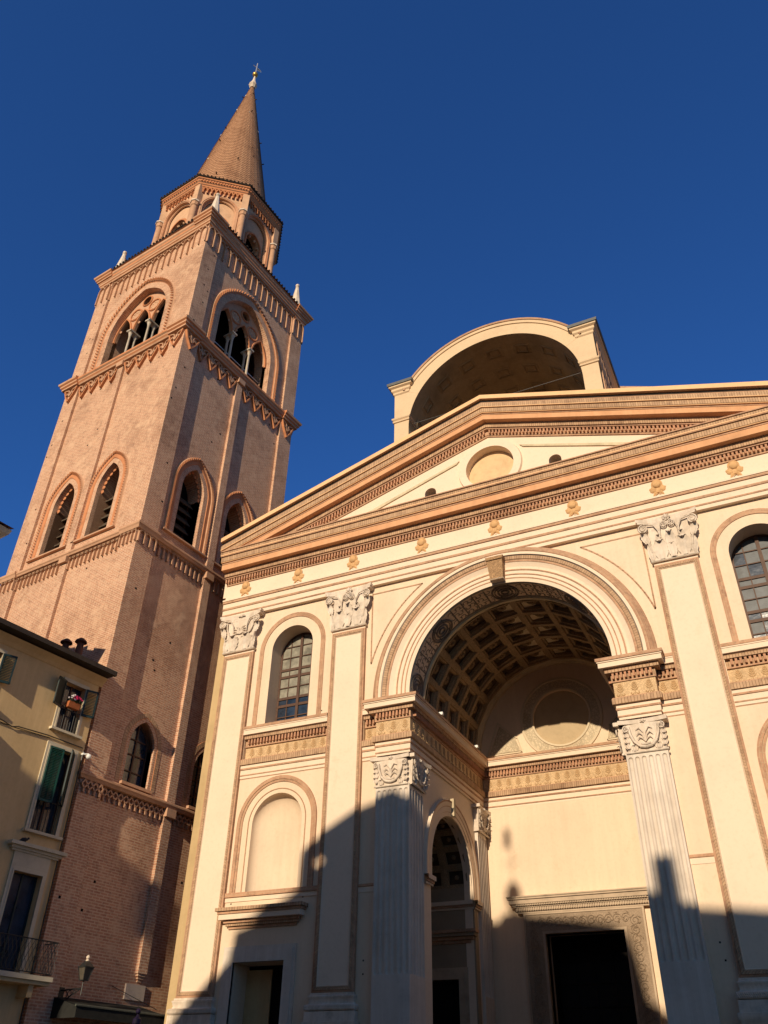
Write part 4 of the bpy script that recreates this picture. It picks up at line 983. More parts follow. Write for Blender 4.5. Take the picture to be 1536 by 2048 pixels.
for cx, zs, w_, h, zb in mid:
    mb = MB()
    psweep(mb, cx, zs, w_, h, zb, [(0, -1.0), (0, WO-.20), (.06, WO-.20), (.07, WO-.12), (.13, WO-.12), (.14, WO-.05), (.22, WO-.03), (.26, WO+.03), (.44, WO+.02), (.46, WO+.07), (.55, WO+.09), (.58, WO+.02), (.60, WO)], ['terra2', 'terra', 'terra2', 'terra', 'terra2', 'terra', 'terra', 'terra', 'terra2', 'terra2', 'terra2', 'terra2'], FT, 12)
    # twisted rope in outer ring
    Lp = parch(cx, zs, w_, h, .50, zb, 16); acc = 0
    for j in range(len(Lp)-1):
        a, b = V(Lp[j]), V(Lp[j+1]); n_ = max(1, round((b-a).length/.14)); d = (b-a).normalized(); nn = V((-d.y, d.x))
        for q in range(n_):
            c = a.lerp(b, (q+.5)/n_); p0 = c-d*.05-nn*.05; p1 = c+d*.05+nn*.05; mb.tube([FT(p0.x, WO+.09, p0.y), FT(p1.x, WO+.10, p1.y)], .028, 'terra', 4)
    # cusps
    Lp = parch(cx, zs, w_, h, -.02, zs-.1, 6)
    for p in Lp[1:-1]: mb.ball(FT(p[0], -.42, p[1]), .11, 'terra', 6, (1, .4, 1))
    mb.box(FT(cx-1.3, 0, 0).x, FT(cx+1.3, 0, 0).x, -HC-.0, -HC+.3, zb-.07, zb, 'terra2')
    wn = mb.build('louvred_window', tower); faces.append(wn)
    mb = MB()
    for j in range(6):
        z = zb+.05+j*.47; x0, x1 = cx-HC-w_, cx-HC+w_
        mb.face([(x0, -HC+.75, z), (x1, -HC+.75, z), (x1, -HC+.98, z+.40), (x0, -HC+.98, z+.40)], 'louvre'); mb.box(x0, x1, -HC+.72, -HC+.78, z-.04, z+.03, 'louvre')
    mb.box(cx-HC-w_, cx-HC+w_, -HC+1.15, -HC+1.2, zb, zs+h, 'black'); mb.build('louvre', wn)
# belfry window
cx, zs, w_, h, zb = big
mb = MB()
psweep(mb, cx, zs, w_, h, zb, [(0, -.70), (0, WO-.34), (.06, WO-.34), (.08, WO-.26), (.15, WO-.25), (.16, WO-.17), (.22, WO-.16), (.23, WO-.08), (.29, WO-.07), (.40, WO+.0), (.44, WO+.03), (.46, WO+.08), (.60, WO+.09), (.62, WO+.04), (.66, WO)], ['terra', 'terra2', 'terra', 'terra2', 'terra', 'terra2', 'terra', 'terra2', 'terra', 'terra', 'terra2', 'terra2', 'terra2', 'terra2'], FT, 16)
Lp = parch(cx, zs, w_, h, .53, zb, 20)
for j in range(len(Lp)-1):
    a, b = V(Lp[j]), V(Lp[j+1]); n_ = max(1, round((b-a).length/.22)); d = (b-a).normalized(); nn = V((-d.y, d.x))
    for q in range(n_):
        c = a.lerp(b, (q+.5)/n_); p0 = c-d*.08-nn*.075; p1 = c+d*.08+nn*.075; mb.tube([FT(p0.x, WO+.10, p0.y), FT(p1.x, WO+.12, p1.y)], .04, 'terra', 4)
bw_ = mb.build('belfry_window', tower); faces.append(bw_)
mb = MB(); hh = []
outl = parch(cx, zs, w_, h, 0.01, zs, 14)[1:-1]
for k_ in (1, 0, -1): outl += parch(cx+k_*1.40, 35.2, .57, 1.38, 0, 35.2, 8)[1:-1][::-1]
hh.append([(cx+.32*math.cos(2*PI*j/20), 37.35+.32*math.sin(2*PI*j/20)) for j in range(20)])
mb.plate(outl, hh, FT, -.64, WO-.36, 'terra2')
for k_ in (-1, 0, 1):
    psweep(mb, cx+k_*1.40, 35.2, .57, 1.38, 35.1, [(0.0, WO-.37), (.02, WO-.28), (.09, WO-.28), (.11, WO-.37)], ['terra']*3, FT, 8)
    for t in (.28, .72):
        Lq = parch(cx+k_*1.40, 35.2, .57, 1.38, 0, 35.2, 10); p = Lq[int(t*(len(Lq)-1))]; mb.ball(FT(p[0], WO-.43, p[1]), .10, 'terra2', 6, (1, .5, 1))
for (x, z, r) in ((cx-.70, 36.62, .40), (cx+.70, 36.62, .40), (cx, 37.35, .34)):
    mb.tube([FT(x+r*math.cos(2*PI*j/20), WO-.33, z+r*math.sin(2*PI*j/20)) for j in range(21)], .05, 'terra', 5, False)
    if r > .35:
        for j in range(8): a = 2*PI*j/8; mb.ball(FT(x+.24*math.cos(a), WO-.36, z+.24*math.sin(a)), .09, 'drumface', 6, (1, .5, 1))
mb.build('tracery', bw_)
for k_ in (-1, 1):
    c = cx+k_*.70; mb = MB()
    # remove the wall below: paired columns carry the lancets
    for dy in (.46, .80):
        p = FT(c, -dy, 32.7); mb.lathe((p.x, p.y, 0), [(.12, 32.62), (.12, 32.75), (.09, 32.80), (.07, 32.9), (.065, 34.85), (.08, 34.88), (.08, 34.92), (.12, 35.12), (.15, 35.14), (.15, 35.22), (0, 35.22)], 'oldstone', 10)
    p = FT(c, -.63, 35.2); mb.box(p.x-.17, p.x+.17, p.y-.34, p.y+.34, 35.18, 35.28, 'oldstone')
    mb.build('paired_column', bw_, True)
mb = MB(); a = FT(BC, -.85, 34.2); mb.tube([(a.x-2.1, a.y, 34.15), (a.x+2.1, a.y, 34.15)], .03, 'steel', 5); mb.build('tie_rod', bw_)
# string courses with interlaced corbel arches
def arcs(mb, s0, s1, pitch, zt, zs, zb, F, wd=.05, o0=-.14, o1=-.02, k='terra2'):
    n = max(2, round((s1-s0)/pitch)); p = (s1-s0)/n
    for j in range(n+1):
        x = s0+p*j
        if zb < zs: mb.bar([(x, zs), (x, zb)], wd, o0, o1, k, F)
    for j in range(-1, n):
        xa, xb = s0+p*j, s0+p*(j+2); c = (xa+xb)/2; r = p; pts = []
        for q in range(13):
            t = PI-PI*q/12; x = c+r*math.cos(t); z = zs+(zt-zs)*math.sin(t)**.9
            if s0-1e-6 <= x <= s1+1e-6: pts.append((x, z))
        if len(pts) > 1: mb.bar(pts, wd, o0, o1, k, F)
def course(zt, zb, prof, pitch, zsf, kind='arc'):
    mb = MB(); mb.sweep([(V((-HC, -HC, 0)), V((-1, -1, 0)), UP), (V((HC, -HC, 0)), V((1, -1, 0)), UP)], prof, (['terra2', 'terra2', 'terra']*6) if prof[0][1] > 25 else ['terra2']*18)
    segs = [(.03, .94), (.99, 3.90), (4.36, TW-1.0), (TW-.94, TW-.03)] if zt < 33 else [(.03, .94), (.99, TW-1.0), (TW-.94, TW-.03)]
    for s0, s1 in segs:
        on = (s1-s0) < 1
        o0, o1 = (0, .10) if on else (-.14, -.03)
        if kind == 'loz':
            n = max(2, round((s1-s0)/pitch)); p = (s1-s0)/n; zt_ = prof[0][1]-.02; zm = (zt_+zb)/2
            for j in range(n):
                x = s0+p*j; mb.bar([(x, zm+.05), (x+p/2, zt_), (x+p, zm+.05)], .05, o0, o1, 'terra2', FT); mb.bar([(x, zm+.05), (x+p/2, zb+.12), (x+p, zm+.05)], .05, o0, o1, 'terra2', FT); mb.bar([(x+p/2, zb+.14), (x+p/2, zb)], .06, o0, o1, 'terra2', FT)
        elif kind == 'arc': arcs(mb, s0, s1, pitch, prof[0][1]-.02, zsf, zb, FT, .055, o0, o1)
        else:
            n = max(1, round((s1-s0)/pitch)); p = (s1-s0)/n; z1 = prof[0][1]
            for j in range(n):
                x = s0+p*j; c = x+p/2
                mb.bar([(x, z1-.06), (x+p*.16, zb+.52), (c, zb), (x+p*.84, zb+.52), (x+p, z1-.06)], .065, o0, o1+.03, 'terra', FT)
                mb.bar([(x+p*.16, zb+.52), (x+p*.32, zb+.66), (c, zb+.40), (x+p*.68, zb+.66), (x+p*.84, zb+.52)], .06, o0, o1+.02, 'terra2', FT)
                mb.bar([(x+p*.5, zb+.42), (x+p*.36, z1-.12), (x, z1-.02)], .055, o0, o1+.01, 'terra2', FT); mb.bar([(x+p*.5, zb+.42), (x+p*.64, z1-.12), (x+p, z1-.02)], .055, o0, o1+.01, 'terra2', FT)
    # little caps where the mid strip passes
    if zt < 33:
        mb.box(FT(3.90, 0, 0).x, FT(4.36, 0, 0).x, -HC-.13, -HC+.05, prof[0][1]-.28, prof[0][1]+.02, 'terra2')
    return mb.build('string_course', tower)
faces.append(course(10.5, 9.86, [(-.14, 10.27), (.06, 10.29), (.10, 10.36), (.14, 10.40), (.14, 10.46), (.05, 10.50), (-.14, 10.60)], .25, 10.10, 'loz'))
faces.append(course(20.55, 19.72, [(-.14, 20.30), (.05, 20.33), (.08, 20.40), (.12, 20.44), (.12, 20.53), (-.02, 20.60), (-.14, 20.62)], .26, 20.12))
faces.append(course(32.5, 31.10, [(-.14, 32.08), (.06, 32.10), (.10, 32.18), (.16, 32.25), (.16, 32.32), (.24, 32.38), (.24, 32.50), (-.14, 32.60)], .78, 31.9, 'zig'))
faces.append(course(41.3, 39.0, [(-.14, 40.50), (.05, 40.52), (.08, 40.62), (.13, 40.66), (.13, 40.78), (.18, 40.84), (.18, 40.98), (.24, 41.05), (.24, 41.22), (.30, 41.24), (.30, 41.32), (-.2, 41.55)], .45, 40.0))
mb = MB()
mb.sweep([(V((-HC, -HC, 0)), V((-1, -1, 0)), UP), (V((HC, -HC, 0)), V((1, -1, 0)), UP)], [(.30, 41.24), (.33, 41.28), (.30, 41.36), (-1.2, 42.0)], ['darkedge', 'darkedge', 'rooftile'])
for j in range(34): x = -HC+.2+j*(TW-.4)/33; mb.box(x-.05, x+.05, -HC-.36, -HC-.2, 41.32, 41.42, 'darkedge')
faces.append(mb.build('roof_edge', tower))
mb = MB(); cp = planpath([(-HC+.02, -HC+1.02), (-HC+.02, -HC+.0), (-HC+1.0, -HC+.0)][:0] or [(-HC, -HC+1.0), (-HC, -HC), (-HC+1.0, -HC)])
for zt, dd in ((32.5, .0), (41.3, .05)):
    mb = MB(); mb.sweep(cp, [(.02, zt-.42), (.20+dd, zt-.40), (.20+dd, zt-.30), (.28+dd, zt-.24), (.28+dd, zt-.14), (.36+dd, zt-.08), (.38+dd, zt+.03), (.36+dd, zt+.07), (-.3, zt+.14)], ['terra2', 'terra2', 'terra', 'terra2', 'terra', 'terra2', 'darkedge', 'darkedge'], caps='terra')
    faces.append(mb.build('corner_cornice', tower))
mb = MB(); mb.sweep(cp, [(.0, 20.26), (.12, 20.28), (.16, 20.40), (.20, 20.46), (.20, 20.55), (0, 20.60)], ['terra2']*5, caps='terra2')
faces.append(mb.build('corner_cornice', tower))
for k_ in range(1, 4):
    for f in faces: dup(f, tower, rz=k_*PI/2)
# floor and added black core: no view through, openings' shade painted in
mb = MB(); mb.box(-2.6, 2.6, -2.6, 2.6, 0, 31.9, 'black'); mb.box(-3.4, 3.4, -3.4, 3.4, 31.6, 32.3, 'black'); mb.box(-3.3, 3.3, -3.3, 3.3, 38.9, 41.9, 'black'); mb.box(-2.1, 2.1, -2.1, 2.1, 32.2, 39.0, 'black'); mb.build('added_dark_core', tower)
mb = MB()
for a, b in (((-1.5, -1.5), (1.5, 1.5)),):
    mb.lathe((-.9, 0, 0), [(0, 37.3), (.25, 37.2), (.42, 36.7), (.55, 36.0), (.78, 35.6), (.80, 35.5), (.7, 35.5), (0, 36.6)], 'lead', 16)
    mb.box(-3.2, 3.2, -.12, .12, 37.3, 37.55, 'louvre')
mb.build('bell', tower, True)
# drum
mb = MB(); a8 = PI/8; Rb = 3.73; ap = Rb*math.cos(a8); sd = Rb*math.sin(a8)
drum = None; df = []
FD = lambda s, o, z: V((s, -ap-o, z))
for kind in ('open', 'blind'):
    mb = MB(); L = [(-sd, 41.6), (-sd, 47.4), (sd, 47.4), (sd, 41.6)]; AR = parch(0, 45.55, 1.0, 1.12, 0, 42.4, 10)
    mb.plate(L, [AR], FD, -.5, 0, 'drumface', 'terra2', edge=False)
    psweep(mb, 0, 45.55, 1.0, 1.12, 42.4, [(-.10, -.22), (-.08, -.14), (0, -.12), (0.01, .03), (.07, .03), (.08, .06), (.17, .06), (.19, 0)], ['terra2', 'terra2', 'terra', 'terra2', 'terra', 'terra2', 'terra'], FD, 10)
    if kind == 'open':
        mb.plate(AR, [parch(0, 44.45, .62, .85, 0, 42.42, 8), ], FD, -.75, -.28, 'drumface')
        psweep(mb, 0, 44.45, .62, .85, 42.42, [(0, -.30), (.0, -.20), (.08, -.19), (.10, -.24), (.16, -.24), (.17, -.30)], ['terra']*5, FD, 8)
        for j in range(4): a = PI*(j+.5)/4; mb.ball(FD(.60*math.cos(a), -.42, 44.45+.68*math.sin(a)), .10, 'drumface', 6)
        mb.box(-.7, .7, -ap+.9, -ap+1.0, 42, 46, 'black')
    else:
        mb.plate(AR, [], FD, -.75, -.28, 'drumface'); psweep(mb, 0, 44.6, .62, .6, 42.5, [(0, -.30), (.0, -.24), (.06, -.24), (.07, -.30)], ['terra']*3, FD, 8)
    # corbels and cornice of this face
    arcs(mb, -sd, sd, .27, 47.35, 46.98, 46.80, FD, .07, 0, .14, 'terra')
    t8 = math.tan(a8)
    fr_ = [(V((-sd, -ap, 0)), V((-t8, -1, 0)), UP), (V((sd, -ap, 0)), V((t8, -1, 0)), UP)]
    mb.sweep(fr_, [(0, 47.32), (.14, 47.34), (.14, 47.46), (.20, 47.50), (.20, 47.60), (.28, 47.66), (.28, 47.80), (.36, 47.84), (.36, 47.94), (.42, 47.97), (.44, 48.06), (-.7, 48.6)], ['terra2', 'terra', 'terra2', 'terra', 'terra2', 'terra', 'terra2', 'terra', 'darkedge', 'darkedge', 'rooftile'])
    dentils(mb, (-sd-.05, -ap), (sd+.05, -ap), (0, -1), 47.66, 47.80, .24, .32, .17, .08, 'terra')
    for j in range(14): x = -sd-.1+j*(2*sd+.2)/13; mb.box(x-.04, x+.04, -ap-.48, -ap-.3, 48.03, 48.11, 'darkedge')
    df.append(mb)
dd = [df[0].build('drum_open_face', tower), df[1].build('drum_blind_face', tower)]
dd[1].rotation_euler = (0, 0, PI/4)
mbc = MB(); px, py = -sd*1.0, -ap*1.0
q = Rb+.05; mbc.lathe((q*math.cos(-PI/2+a8), q*math.sin(-PI/2+a8), 0), [(.30, 41.6), (.30, 42.0), (.20, 42.1), (.19, 45.2), (.24, 45.25), (.20, 45.3)], 'terra2', 12)
mbc.lathe((q*math.cos(-PI/2+a8), q*math.sin(-PI/2+a8), 0), [(.22, 45.3), (.25, 45.56), (.31, 45.58), (.31, 45.68), (0, 45.7)], ['terra2', 'marble', 'marble', 'marble'], 8)
mbc.box(q*math.cos(-PI/2+a8)-.2, q*math.cos(-PI/2+a8)+.2, q*math.sin(-PI/2+a8)-.12, q*math.sin(-PI/2+a8)+.3, 45.69, 47.35, 'drumface')
dc = mbc.build('drum_column', tower, True)
for k_ in range(1, 4): dup(dd[0], tower, rz=k_*PI/2); dup(dd[1], tower, rz=PI/4+k_*PI/2)
for k_ in range(1, 8): dup(dc, tower, rz=k_*PI/4)
# spire: stepped courses
mb = MB(); prf = []; z = 48.35; random.seed(2)
R0 = 3.0
while z < 66.8:
    r = .161*(67.3-z); prf.append((r+.045, z)); prf.append((r-.015, z+.255)); z += .26
mb.lathe((0, 0, 0), prf, 'spire', 48); 
for j in range(46):
    z = random.uniform(48.6, 66); a = random.uniform(0, 2*PI); r = .161*(67.3-z)
    mb.box(*sorted((r*math.cos(a)-.05, r*math.cos(a)+.05)), r*math.sin(a)-.05, r*math.sin(a)+.05, z, z+.10, random.choice(['spire', 'spire', 'marble', 'darkedge']))
for z in (50.2, 52.9, 56.1, 58.5, 61.7, 64.5):
    for j in range(3):
        a = j*2.1+z*1.7; r = .161*(67.3-z)+.02; mb.tube([(r*math.cos(a), r*math.sin(a), z), ((r+.16)*math.cos(a), (r+.16)*math.sin(a), z+.04)], .04, 'darkedge', 5)
sp = mb.build('spire', tower)
mb = MB(); mb.lathe((0, 0, 0), [(.20, 66.6), (.26, 66.75), (.22, 66.85), (.34, 67.05), (.30, 67.1), (.14, 67.7), (.07, 68.3), (.06, 68.5), (.0, 68.5)], 'marble', 8)
mb.build('spire_cap', sp)
mb = MB(); mb.ball((0, 0, 68.75), .23, 'gold_metal', 14); mb.lathe((0, 0, 0), [(.10, 68.45), (.16, 68.5), (.10, 68.6)], 'gold_metal', 10); mb.build('gilded_ball', sp, True)
mb = MB(); mb.tube([(0, 0, 69.1), (0, 0, 70.6)], .035, 'steel', 5); mb.tube([(-.32, .1, 69.9), (.32, -.1, 69.9)], .03, 'steel', 5)
mb.plate([(.1, 69.6), (.55, 70.05), (.45, 70.2), (.25, 69.95), (.05, 69.9)], [], FX(0), -.02, .02, 'steel'); mb.build('weather_vane', sp)
# corner pinnacles
pm = MB(); pm.box(-.46, .46, -.46, .46, 41.35, 41.75, 'marble')
for sx in (-1, 1):
    for sy in (-1, 1): pm.ball((sx*.36, sy*.36, 41.85), .10, 'marble', 6)
pm.lathe((0, 0, 0), [(.44, 41.7), (.46, 41.85), (.38, 41.95), (.10, 43.95), (.13, 44.0), (.09, 44.05)], 'marble', 8)
pm.ball((0, 0, 44.15), .13, 'marble', 8)
pp = None
for sx, sy in ((-1, -1), (1, -1), (1, 1), (-1, 1)):
    loc = (sx*3.80, sy*3.80, 0)
    if pp is None: pp = pm.build('corner_pinnacle', tower, loc=loc)
    else: dup(pp, tower, loc=loc)

# ================================================================ things on the tower
FR = lambda s, o, z: TO + rr_*s + V((rr_.y, -rr_.x, 0))*o + UP*z
pl = empty('wall_plaque', FR(4.02, WO, 4.28), TH, 'pale square stone plaque on the brick tower just below the brick strip', 'plaque')
mb = MB(); mb.box(-.42, .42, -.06, .01, 0, .44, 'plaque'); mb.build('stone_slab', pl)
mb = MB(); random.seed(4)
for j in range(4): mb.box(-.32, .32-random.uniform(0, .1), -.0605, -.0595, .09+j*.085, .10+j*.085, 'weather')
mb.build('worn_engraving', pl)
# wall lantern
lp = empty('street_lamp', FR(1.115, WO, 4.285), TH, 'black iron wall lantern on a scrolled bracket beside the balcony', 'lamp')
YL = -.95
mb = MB(); mb.box(-.10, .10, -.08, .0, -.34, .08, 'iron'); mb.tube([(0, -.05, .0), (0, YL, .02)], .022, 'iron', 6)
mb.tube([(0, -.05, -.32), (0, -.30, -.26), (0, -.62, -.10), (0, -.90, .0)], .018, 'iron', 6)
for c, r in ((-.24, .11), (-.45, .075), (-.63, .05)): mb.tube([(0, c+r*math.cos(t), -.02-r+r*math.sin(t)) for t in [2*PI*q/12 for q in range(13)]], .012, 'iron', 5, False)
mb.tube([(0, YL, -.16), (0, YL, .20)], .018, 'iron', 6); mb.build('bracket', lp)
mb = MB(); q0, q1 = .085, .155
for sx, sy in ((-1, -1), (1, -1), (1, 1), (-1, 1)): mb.tube([(sx*q0, YL+sy*q0, .22), (sx*q1, YL+sy*q1, .56)], .013, 'iron', 5)
for z, r in ((.22, q0), (.56, q1)): mb.box(-r-.015, r+.015, YL-r-.015, YL+r+.015, z-.012, z+.015, 'iron')
mb.lathe((0, YL, 0), [(.24, .56), (.09, .70), (.07, .72)], 'iron', 4, ph=PI/4); mb.build('lantern_frame', lp)
mb = MB(); mb.lathe((0, YL, 0), [(q0*1.33, .23), (q1*1.33, .55)], 'lampglass', 4, ph=PI/4); mb.build('lantern_glass', lp)
mb = MB(); mb.lathe((0, YL, 0), [(.05, .71), (.055, .75), (.03, .77), (.055, .80), (.055, .84), (.03, .87), (0, .89)], 'marble', 10); mb.build('finial', lp, True)
# awning over the shop
aw = empty('shop_awning', FR(2.6, WO, 3.85), TH, 'dark grey fabric shop awning at the foot of the brick tower', 'awning')
mb = MB(); x0, x1 = -1.75, 1.85
mb.face([(x0, 0, .28), (x1, 0, .28), (x1, -1.19, .0), (x0, -1.19, .0)], 'awning'); mb.face([(x0, 0, .26), (x1, 0, .26), (x1, -1.19, -.02), (x0, -1.19, -.02)], 'awning')
mb.face([(x0, -1.19, .0), (x1, -1.19, .0), (x1, -1.20, -.30), (x0, -1.20, -.30)], 'awning')
for x in (x0, x1): mb.face([(x, 0, .27), (x, -1.19, -.01), (x, -1.2, -.3), (x, 0, -.3)], 'awning')
mb.build('awning_fabric', aw)
mb = MB(); mb.tube([(x0-.05, -1.20, .0), (x1+.05, -1.20, .0)], .035, 'awn_edge', 6); mb.build('front_bar', aw)
mb = MB(); mb.tube([(x0+2.2, 0, .75), (x1+.1, -.6, .2)], .010, 'iron', 4); mb.build('stay_cable', aw)
mb = MB(); mb.box(-3.5, 4.2, .2, .3, -3.6, .0, 'black'); mb.build('shop_front', aw)

# ================================================================ YELLOW HOUSE
HT = TH - math.radians(1.9)
hs = empty('yellow_house', FR(-.12, 0, 0), HT, 'ochre rendered house with green shutters and a balcony at the lower left', 'house')
FH = lambda s, o, z: V((s, -o, z))
wl = 5.4
mb = MB()
wins = [(-1.42+.12, -.62+.12, 11.50, 13.14), (-1.41+.12, -.47+.12, 8.30, 10.92), (-1.55+.12, -.55+.12, 4.55, 7.12), (-4.62, -3.80, 11.50, 13.14), (-4.62, -3.70, 8.30, 10.92), (-4.7, -3.72, 4.55, 7.12)]
mb.plate([(-wl, 0), (-wl, 13.75), (0, 13.75), (0, 0)], [[(a, c), (a, d), (b, d), (b, c)] for a, b, c, d in wins], FH, -.32, 0, 'house')
mb.box(-.25, 0.0, .32, 8.2, 0, 13.7, 'house'); mb.box(-wl, 0, 7.9, 8.2, 0, 13.7, 'house'); mb.box(-wl+.3, -.3, .5, .56, 0, 13.5, 'black')
mb.build('wall', hs)
mb = MB()
mb.sweep([(V((-wl, 0, 0)), FRONT, UP), (V((.1, 0, 0)), FRONT, UP)], [(0, 13.45), (.03, 13.46), (.10, 13.56), (.22, 13.66), (.26, 13.72), (0, 13.76)], ['house']*5)
mb.box(-wl, .16, -.52, 0, 13.78, 13.84, 'eavewood'); mb.box(-wl, .18, -.62, -.50, 13.76, 13.92, 'eavewood')
for s_ in (0,):
    mb.face([(-wl, -.55, 13.93), (.20, -.55, 13.93), (.20, 4.2, 15.4), (-wl, 4.2, 15.4)], 'rooftile'); mb.face([(-wl, 4.2, 15.4), (.20, 4.2, 15.4), (.20, 8.6, 13.9), (-wl, 8.6, 13.9)], 'rooftile')
    mb.face([(-wl, -.5, 13.85), (.20, -.5, 13.85), (.20, 4.2, 15.3), (-wl, 4.2, 15.3)], 'eavewood')
    mb.face([(0, 0, 13.6), (0, 8.2, 13.6), (0, 8.2, 13.95), (0, 4.2, 15.35), (0, 0, 14.0)], 'house')
mb.build('roof', hs)
def hwin(a, b, c, d, trim, kind, lab=None):
    mb = MB(); t = trim
    mb.plate([(a-t, c), (a-t, d+t), (b+t, d+t), (b+t, c), (b, c), (b, d), (a, d), (a, c)], [], FH, -.02, .035, 'housetrim')
    mb.plate([(a-.05, c), (a-.05, d+.05), (b+.05, d+.05), (b+.05, c), (b, c), (b, d), (a, d), (a, c)], [], FH, -.02, .05, 'housetrim')
    wn = mb.build('window', hs)
    mb = MB(); mb.box(a-t-.08, b+t+.08, -.16, 0, c-.08, c, 'housetrim'); mb.build('sill', wn)
    mb = MB(); mb.box(a, b, .24, .26, c, d, 'glass'); 
    for x in (a, (a+b)/2-.03, b-.05): mb.box(x, x+.05, .20, .24, c, d, 'greend' if kind == 3 else 'wframe')
    mb.build('casement', wn)
    return wn
def shutter(wn, hx, z0, z1, wd, ang, sgn, k, slat=True):
    mb = MB(); mb.box(0, wd, -.02, .02, z0, z0+.06, k); mb.box(0, wd, -.02, .02, z1-.06, z1, k); mb.box(0, .05, -.02, .02, z0, z1, k); mb.box(wd-.05, wd, -.02, .02, z0, z1, k)
    n = int((z1-z0-.12)/.05)
    for j in range(n): z = z0+.06+j*(z1-z0-.12)/n; mb.face([(.05, -.018, z), (wd-.05, -.018, z), (wd-.05, .014, z+.038), (.05, .014, z+.038)], k)
    o = mb.build('shutter', wn); o.location = (hx, -.05, 0); o.rotation_euler = (0, 0, ang); return o
def rails(wn, a, b, z0, z1, off, n, k='iron'):
    mb = MB(); mb.box(a, b, -off-.015, -off+.015, z1-.03, z1, k)
    for j in range(n+1): x = a+(b-a)*j/n; mb.tube([(x, -off, z0), (x, -off, z1)], .010, k, 4)
    return mb.build('railing', wn)
for i, (a, b, c, d) in enumerate(wins):
    if c > 11:
        wn = hwin(a, b, c, d, .13, 1)
        shutter(wn, a-.02, 12.2, 13.15, .43, PI+.35, 1, 'greend'); shutter(wn, b+.02, 12.2, 13.15, .43, -.35, 1, 'greend'); rails(wn, a, b, c, c+.75, .02, 8)
    elif c > 8:
        wn = hwin(a, b, c, d, .14, 2)
        shutter(wn, a, 9.2, 10.92, .50, -.10, 1, 'green'); shutter(wn, b, 9.2, 10.92, .46, PI+.75, 1, 'greend'); rails(wn, a, b, c, c+.95, .03, 8)
    else:
        wn = hwin(a, b, c, d, .14, 3)
        mb = MB(); mb.box(a-.14, b+.14, -.04, 0, d+.14, d+.55, 'housetrim')
        p3, m3 = bands([(d+.52, d+.58, .08, 'housetrim'), (d+.58, d+.66, .14, 'housetrim'), (d+.66, d+.76, .24, 'housetrim')], start=0, end=0)
        mb.sweep(planpath([(a-.2, 0.05), (a-.2, 0), (b+.3, 0), (b+.3, .05)]), p3, m3); mb.build('window_hood', wn)
# balcony
mb = MB(); bx0, bx1 = -5.3, .28; mb.box(bx0, bx1, -.66, .0, 4.36, 4.48, 'housetrim'); mb.box(bx0+.03, bx1-.03, -.60, 0, 4.26, 4.36, 'house')
for x in (-4.9, -3.3, -1.7, -.35): mb.box(x, x+.16, -.50, 0, 3.95, 4.26, 'house')
bal = mb.build('balcony', hs)
mb = MB(); mb.tube([(bx0, -.62, 5.36), (bx1-.05, -.62, 5.36), (bx1-.05, 0, 5.36)], .018, 'iron', 5); mb.tube([(bx0, -.62, 4.54), (bx1-.05, -.62, 4.54), (bx1-.05, 0, 4.54)], .014, 'iron', 5)
x = bx0
while x < bx1-.05:
    for sg in (-1, 1):
        mb.tube([(x+sg*.055*math.sin(t*PI*2.5), -.62+.04*math.sin(t*PI), 4.54+.82*t) for t in [j/10 for j in range(11)]], .008, 'iron', 4, False)
    x += .13
for j in range(5):
    y = -.62+j*.13
    for sg in (-1, 1): mb.tube([(bx1-.05, y+sg*.055*math.sin(t*PI*2.5), 4.54+.82*t) for t in [q/10 for q in range(11)]], .008, 'iron', 4, False)
mb.build('balustrade', bal)
# cable along the wall, downpipe
mb = MB(); mb.tube([(-wl, -.04, 11.16), (-3.2, -.05, 11.14), (-2.8, -.05, 11.05), (-2.6, -.05, 11.12), (-1.5, -.04, 11.20), (-.1, -.05, 11.20)], .018, 'iron', 5)
mb.tube([(-wl, -.03, 11.09), (-2.7, -.04, 11.06), (-1.4, -.04, 11.14)], .012, 'iron', 4); mb.build('wall_cable', hs)
mb = MB(); mb.tube([(-.05, -.05, 0), (-.05, -.05, 11.1)], .025, 'iron', 6); mb.build('downpipe', hs)
# flues on the roof
for i, (x, y) in enumerate(((-.9, 1.25), (-.65, .75))):
    mb = MB(); zz = 14.35+.0*i; mb.lathe((x, y, 0), [(.17, zz-.4), (.17, zz+.05), (.13, zz+.1), (.13, zz+.55), (.10, zz+.56), (.10, zz+.7)], ['white', 'white', 'flue', 'flue', 'flue'], 12)
    for j in range(4): a = j*PI/2+.4; mb.tube([(x+.12*math.cos(a), y+.12*math.sin(a), zz+.5), (x+.12*math.cos(a), y+.12*math.sin(a), zz+.75)], .02, 'flue', 4)
    mb.lathe((x, y, 0), [(.22, zz+.74), (.20, zz+.80), (.08, zz+.90), (0, zz+.92)], 'flue', 12); mb.build('chimney', hs, True)
# security camera / light on the corner
sc_ = empty('security_camera', FR(-.16, .10, 11.0), HT, 'small white dome camera on the corner where house meets tower', 'camera')
mb = MB(); mb.box(-.04, .04, -.02, .10, -.02, .04, 'white'); mb.tube([(0, 0, 0), (.1, -.12, .02)], .02, 'white', 5); mb.build('arm', sc_)
mb = MB(); mb.ball((.1, -.14, -.08), .09, 'white', 10); mb.build('dome', sc_, True)
